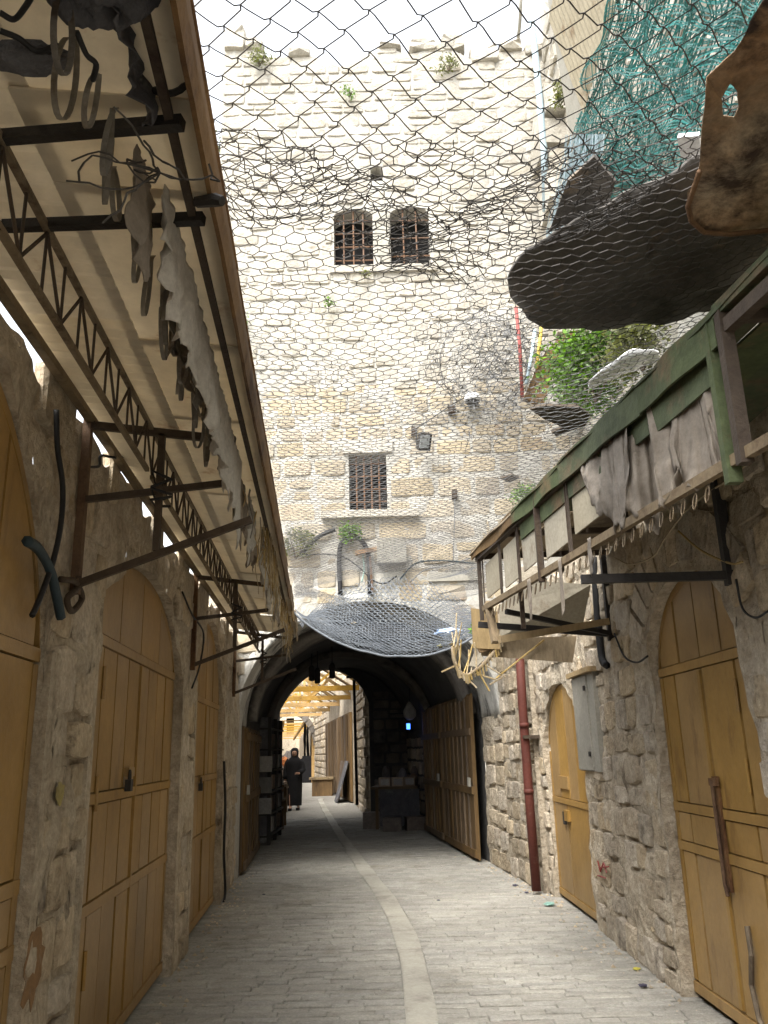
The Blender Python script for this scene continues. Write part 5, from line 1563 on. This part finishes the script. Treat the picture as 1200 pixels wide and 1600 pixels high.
# hanging lamps at the crown of the vault
for i, (x, y) in enumerate(((487, 1052), (496, 1056), (519, 1048))):
    p = at_y(x, y, 15.5)
    o = thing('hanging_lantern', ['dark cylindrical lantern hanging under the vault', 'dark cylindrical lantern touching the first under the vault', 'short dark lantern hanging apart under the vault'][i], 'lantern', p, 'lanterns under the vault')
    MB().lathe([(-.14, .04), (-.12, .055), (.1, .055), (.14, .03)], p, 10).build('shade', 'black_metal', o)
    MB().tube([p + np.array([0, 0, .13]), p + np.array([0, 0, .60])], .008, 5).build('cord', 'cable_black', o)
# court: boards leaning by the quoins, crate, pipe, hanging clothes
for i in range(3):
    ya, yb = 27.2 + .75 * i, 28.0 + .75 * i
    wx = lambda y: 2.88 - .15 * y
    f_ = .52 - .10 * i
    MB().hexa([(wx(ya) - f_, ya, .02), (wx(ya) - f_ + .04, ya, .02), (wx(yb) - f_ + .04, yb, .02), (wx(yb) - f_, yb, .02),
               (wx(ya) - .16, ya, 1.25), (wx(ya) - .12, ya, 1.25), (wx(yb) - .12, yb, 1.25), (wx(yb) - .16, yb, 1.25)]).build(
        'leaning_board', ['cloth_dark', 'wood_brown', 'goods'][i], label=['dark board leaning by the stepped quoins', 'brown board leaning behind the dark one', 'dull board leaning by the shop doors'][i], cat='board')
cr = at_z(522, 1243)
cr = cr + np.array([-.45, 0, 0])
t_ = thing('wooden_bench', 'low brown wooden bench in the court by the shop doors', 'bench', (cr[0], cr[1], 0))
MB().box((cr[0], cr[1], .62), (.9, .6, .08)).build('seat', 'wood_pale', t_)
MB().box((cr[0] + .03, cr[1], .29), (.75, .5, .58)).build('base', 'wood_brown', t_)
pp = at_z(509, 1224)
MB().tube([(pp[0] - .25, 45.0, 0), (pp[0] - .25, 45.0, 3.9)], .10, 8).build('pink_pipe', 'pipe_red', label='faded red downpipe on the stone wall beside the far arch', cat='pipe', smooth=True)
MB().tube([at_y(553, 1062, 20.3), at_y(558, 1258, 20.3)], .035, 8).build('lean_pole', 'black_metal', label='dark upright pole in front of the stepped quoins', cat='pole')
MB().bar(at_y(541, 1058, 20.3), at_y(565, 1058, 20.3), .06, .06).build('short_beam', 'black_metal', label='short dark beam end on top of the upright pole', cat='beam')
for i, (x, w_) in enumerate(((486, 10), (480, 8), (475, 7))):
    a = at_y(x, 1125, 47.5); b = at_y(x, 1185, 47.5)
    cloth('hanging_garment', 'robe', lambda y: a[0] + .0 * y, 47.3 + .2 * i, 48.2 + .2 * i, a[2], [a[2] - b[2]] * 2, 2, .08, ['longest dark garment hung by the far arch', 'dark garment hung behind the longest one', 'short dark garment hung deepest past the far arch'][i], cat='garment', nu=10, seed=60 + i)
MB().bar(at_y(491, 1150, 47.0) * np.array([1, 1, 0]), at_y(491, 1150, 47.0) * np.array([1, 1, 0]) + np.array([0, 0, 3.0]), .28, .2).build('timber_post', 'truss_yellow', label='yellow timber post inside the far arch', cat='post')
gt = at_z(483, 1226)
MB().box((gt[0], 47.5, .7), (1.3, 1.0, 1.4)).build('goods_counter', 'robe', label='dark draped counter under the far arch', cat='counter')
for i, (x, y, s_) in enumerate(((440, 1190, .5), (452, 1178, .55), (432, 1198, .45), (447, 1200, .5))):
    p = at_y(x, y, 44 - i)
    crumple('goods_heap', 'goods' if i % 2 else 'cloth_dark', p * np.array([1, 1, 0]) + np.array([0, 0, s_ * 1.3]), s_, ['dark heap of goods before the far arch', 'rounded dark heap against the court wall', 'lower dark heap nearest the goods tables', 'heap of dark bundles behind the walking person'][i], 'heap', 80 + i, (1, 1, 1.5))
crumple('orange_bag', 'orange_cloth', at_y(444, 1188, 40) * np.array([1, 1, 0]) + np.array([0, 0, 1.2]), .16, 'orange bag among the dark heaps in the court', 'bag', 91, (1, 1, 1.3))

# ================================================================== PERSON
px, py = at_z(460, 1266)[:2]
person = thing('person', 'person in a long black robe and black headscarf walking through the court', 'person', (px, py, 0))
sk = [  # skeleton: x, y, z, radius, parent   (facing -Y)
    (0, 0, .90, .13, -1), (0, 0, 1.05, .12, 0), (0, 0, 1.25, .14, 1), (0, -.01, 1.40, .055, 2), (0, -.03, 1.47, .06, 3), (0, -.035, 1.55, .085, 4), (0, -.02, 1.62, .06, 5),
    (.17, 0, 1.34, .055, 2), (.23, -.02, 1.08, .043, 7), (.15, -.20, .98, .032, 8), (.10, -.27, .98, .03, 9),
    (-.17, 0, 1.34, .055, 2), (-.24, .03, 1.08, .043, 11), (-.25, -.02, .84, .032, 12), (-.25, -.04, .76, .03, 13),
    (.09, 0, .86, .09, 0), (.10, -.03, .48, .065, 15), (.10, .05, .10, .042, 16), (.10, -.08, .045, .035, 17),
    (-.09, 0, .86, .09, 0), (-.10, -.10, .48, .065, 19), (-.10, -.14, .10, .042, 20), (-.10, -.27, .045, .035, 21)]
for j, (dx, dz) in enumerate(((.02, .022), (.0, .012), (-.005, -.002), (-.005, -.015))):
    sk.append((.07 + dx * .2, -.31 - .01 * (j == 1), .98 + dz, .009, 10)); sk.append((.05, -.345, .975 + dz, .008, len(sk) - 1))
sk.append((.09, -.275, 1.02, .010, 10))
for j, dy in enumerate((-.02, -.007, .006, .018)):
    sk.append((-.25, -.045 + dy, .70, .009, 14)); sk.append((-.245, -.05 + dy, .66 + .006 * j, .008, len(sk) - 1))
sk.append((-.235, -.075, .735, .010, 14))
me = bpy.data.meshes.new('body')
me.from_pydata([s_[:3] for s_ in sk], [(i, s_[4]) for i, s_ in enumerate(sk) if s_[4] >= 0], [])
me.materials.append(M['skin'])
body = bpy.data.objects.new('body', me); link(body, person)
body.modifiers.new('skin', 'SKIN'); ss = body.modifiers.new('subsurf', 'SUBSURF'); ss.levels = 1; ss.render_levels = 2
for i, s_ in enumerate(sk):
    me.skin_vertices[0].data[i].radius = (s_[3], s_[3])
me.skin_vertices[0].data[0].use_root = True
ORG[body.name] = ORG[person.name]
B0 = np.array([px, py, 0.0])
m_ = MB()
m_.lathe([(.13, .205), (.16, .21), (.45, .215), (.80, .225), (.98, .225), (1.08, .215), (1.22, .225), (1.33, .215), (1.40, .14), (1.44, .085)], B0, 20, (1.0, .72),
         [(0, -.05), (0, -.045), (0, -.03), (0, -.01), (0, 0), (0, 0), (0, 0), (0, 0), (0, 0), (0, -.01)])
m_.tube([B0 + np.array(p) for p in ((.14, 0, 1.35), (.20, -.0, 1.24), (.245, -.02, 1.07), (.20, -.12, 1.02), (.155, -.20, .985))], [.08, .085, .075, .075, .08], 12)
m_.tube([B0 + np.array(p) for p in ((-.14, 0, 1.35), (-.21, .01, 1.24), (-.25, .03, 1.07), (-.255, 0, .95), (-.255, -.03, .83))], [.08, .085, .075, .075, .085], 12)
m_.build('robe', 'robe', person, smooth=True)
m_ = MB()
m_.lathe([(1.22, .15), (1.30, .17), (1.38, .125), (1.45, .105), (1.52, .115), (1.58, .118), (1.64, .10), (1.68, .05)], B0, 16, (1.0, .95), [(0, .0), (0, .0), (0, .0), (0, .01), (0, .015), (0, .015), (0, .01), (0, .01)])
m_.build('headscarf', 'robe', person, smooth=True)
m_ = MB()
m_.lathe([(1.44, .03), (1.47, .06), (1.52, .075), (1.57, .07), (1.605, .035)], B0 + np.array([0, -.052, 0]), 14, (1, .92))
m_.build('face', 'skin', person, smooth=True)
MB().tube([B0 + np.array([0, -.125, 1.545]), B0 + np.array([0, -.138, 1.52])], [.008, .012], 6).build('nose', 'skin', person)
for s_ in (-1, 1):
    MB().lathe([(-.006, .004), (0, .011), (.006, .004)], B0 + np.array([s_ * .028, -.118, 1.555]), 8).build('eye', 'robe', person)
    MB().box(B0 + np.array([s_ * .10, -.06 if s_ > 0 else -.24, .035]), (.085, .24, .07)).build('shoe', 'robe', person)
MB().box(B0 + np.array([0, -.122, 1.487]), (.04, .01, .008)).build('mouth', 'pipe_red', person)

# ================================================================== LITTER ON THE STREET
for (x, y), mt, r_, lab in (((858, 1414), 'litter_green', .06, 'pale green plastic scrap at the foot of the small ochre door'), ((805, 1384), 'litter_dark', .035, 'dark blue scrap near the drainpipe'),
                            ((995, 1515), 'litter_yellow', .03, 'yellow paper scrap beside the manhole'), ((1005, 1541), 'litter_dark', .03, 'dark purple scrap below the manhole'),
                            ((823, 1395), 'litter_dark', .025, 'dark pebble-like scrap right by the drainpipe foot'), ((412, 1398), 'litter_dark', .02, 'tiny dark scrap alone on the setts near the left doors'),
                            ((685, 1407), 'litter_dark', .02, 'tiny dark scrap in the middle of the paving')):
    p = at_z(x, y, .02)
    r_ *= .75
    crumple('litter', mt, p + np.array([0, 0, r_ * .25]), r_, lab, 'litter', int(x), (1.2, 1.0, .35))
rk = random.Random(5)
m_ = MB()
for k in range(420):
    y = rk.uniform(4.2, 13); s_ = rk.choice((-1, 1))
    x = (wall_l(y) + abs(rk.gauss(0, .12)) + .02) if s_ < 0 else (wall_r(y) - abs(rk.gauss(0, .16)) - .02)
    z = rk.uniform(.006, .022)
    c = np.array([x, y, .012])
    V = US[rk.randrange(12)][0][:20:2]
    m_.add([(c[0] + z * math.cos(t), c[1] + z * math.sin(t) * .8, c[2]) for t in (0, 1.2, 2.6, 3.9, 5.1)] + [(c[0], c[1], c[2] + z * .9)], [(0, 1, 5), (1, 2, 5), (2, 3, 5), (3, 4, 5), (4, 0, 5)])
m_.build('grit', 'rubble', label='grit and crumbled mortar along the foot of the walls', cat='grit', kind='stuff')

# ================================================================== PAINT MARKS AND SCRAPS
def blotch(W, u, z, ru_, rz_, seed, name, mat_, label, cat):
    pts = []
    for k in range(22):
        t = 2 * math.pi * k / 22
        q = 1 + .6 * noise.noise(Vector((math.cos(t) * 2 + seed, math.sin(t) * 2, seed)))
        pts.append(W.pt(u + ru_ * q * math.cos(t), z + rz_ * q * math.sin(t), .030))
    off = np.array(W.pt(u, z, .032)) - np.array(W.pt(u, z, .030))
    return MB().prism(pts, off).build(name, mat_, label=label, cat=cat)
p = at_pl(97, 1240, -1.06, -.08)
blotch(WL, p[1], p[2], .055, .045, 3, 'paint_mark', 'mark_yellow', 'faded yellow paint patch on the stone pier between the first two ochre doors', 'paint mark')
p = at_pl(55, 1515, -1.06, -.08)
blotch(WL, p[1], p[2], .10, .13, 8, 'plaster_patch', 'mark_brown', 'orange-brown plaster patch low on the pier beside the first ochre door', 'patch')
m_ = MB()
for a, b in (((934, 1345), (938, 1362)), ((938, 1362), (943, 1348)), ((943, 1348), (948, 1364)), ((936, 1356), (951, 1354)), ((934, 1368), (946, 1372))):
    m_.tube([at_pl(*a, 1.848, -.022), at_pl(*b, 1.848, -.022)], .006, 5)
m_.build('graffiti', 'red_paint', label='small red scribble on the rubble wall between the two right-hand doors', cat='graffiti')
crumple('dark_scrap', 'cloth_dark', at_z(48, 92, 2.86), .06, 'dark rag scrap stuck under the awning sheets beside the tarpaulin', 'rag', 33, (1.5, .6, .4))
for i, (pts, lb) in enumerate((([(0, 20), (22, 30), (40, 10), (52, -10)], 'black wire hooked under the corner of the cream awning'), ([(0, 48), (30, 60), (58, 80), (90, 70)], 'black wire trailing towards the tarpaulin under the awning'),
                                ([(120, 50), (135, 85), (150, 100), (145, 125)], 'short dark wire dangling below the bundled tarpaulin'))):
    cable([at_z(x, y, 2.86 - .01 * i) for x, y in pts], .006, 'cable_black', lb)
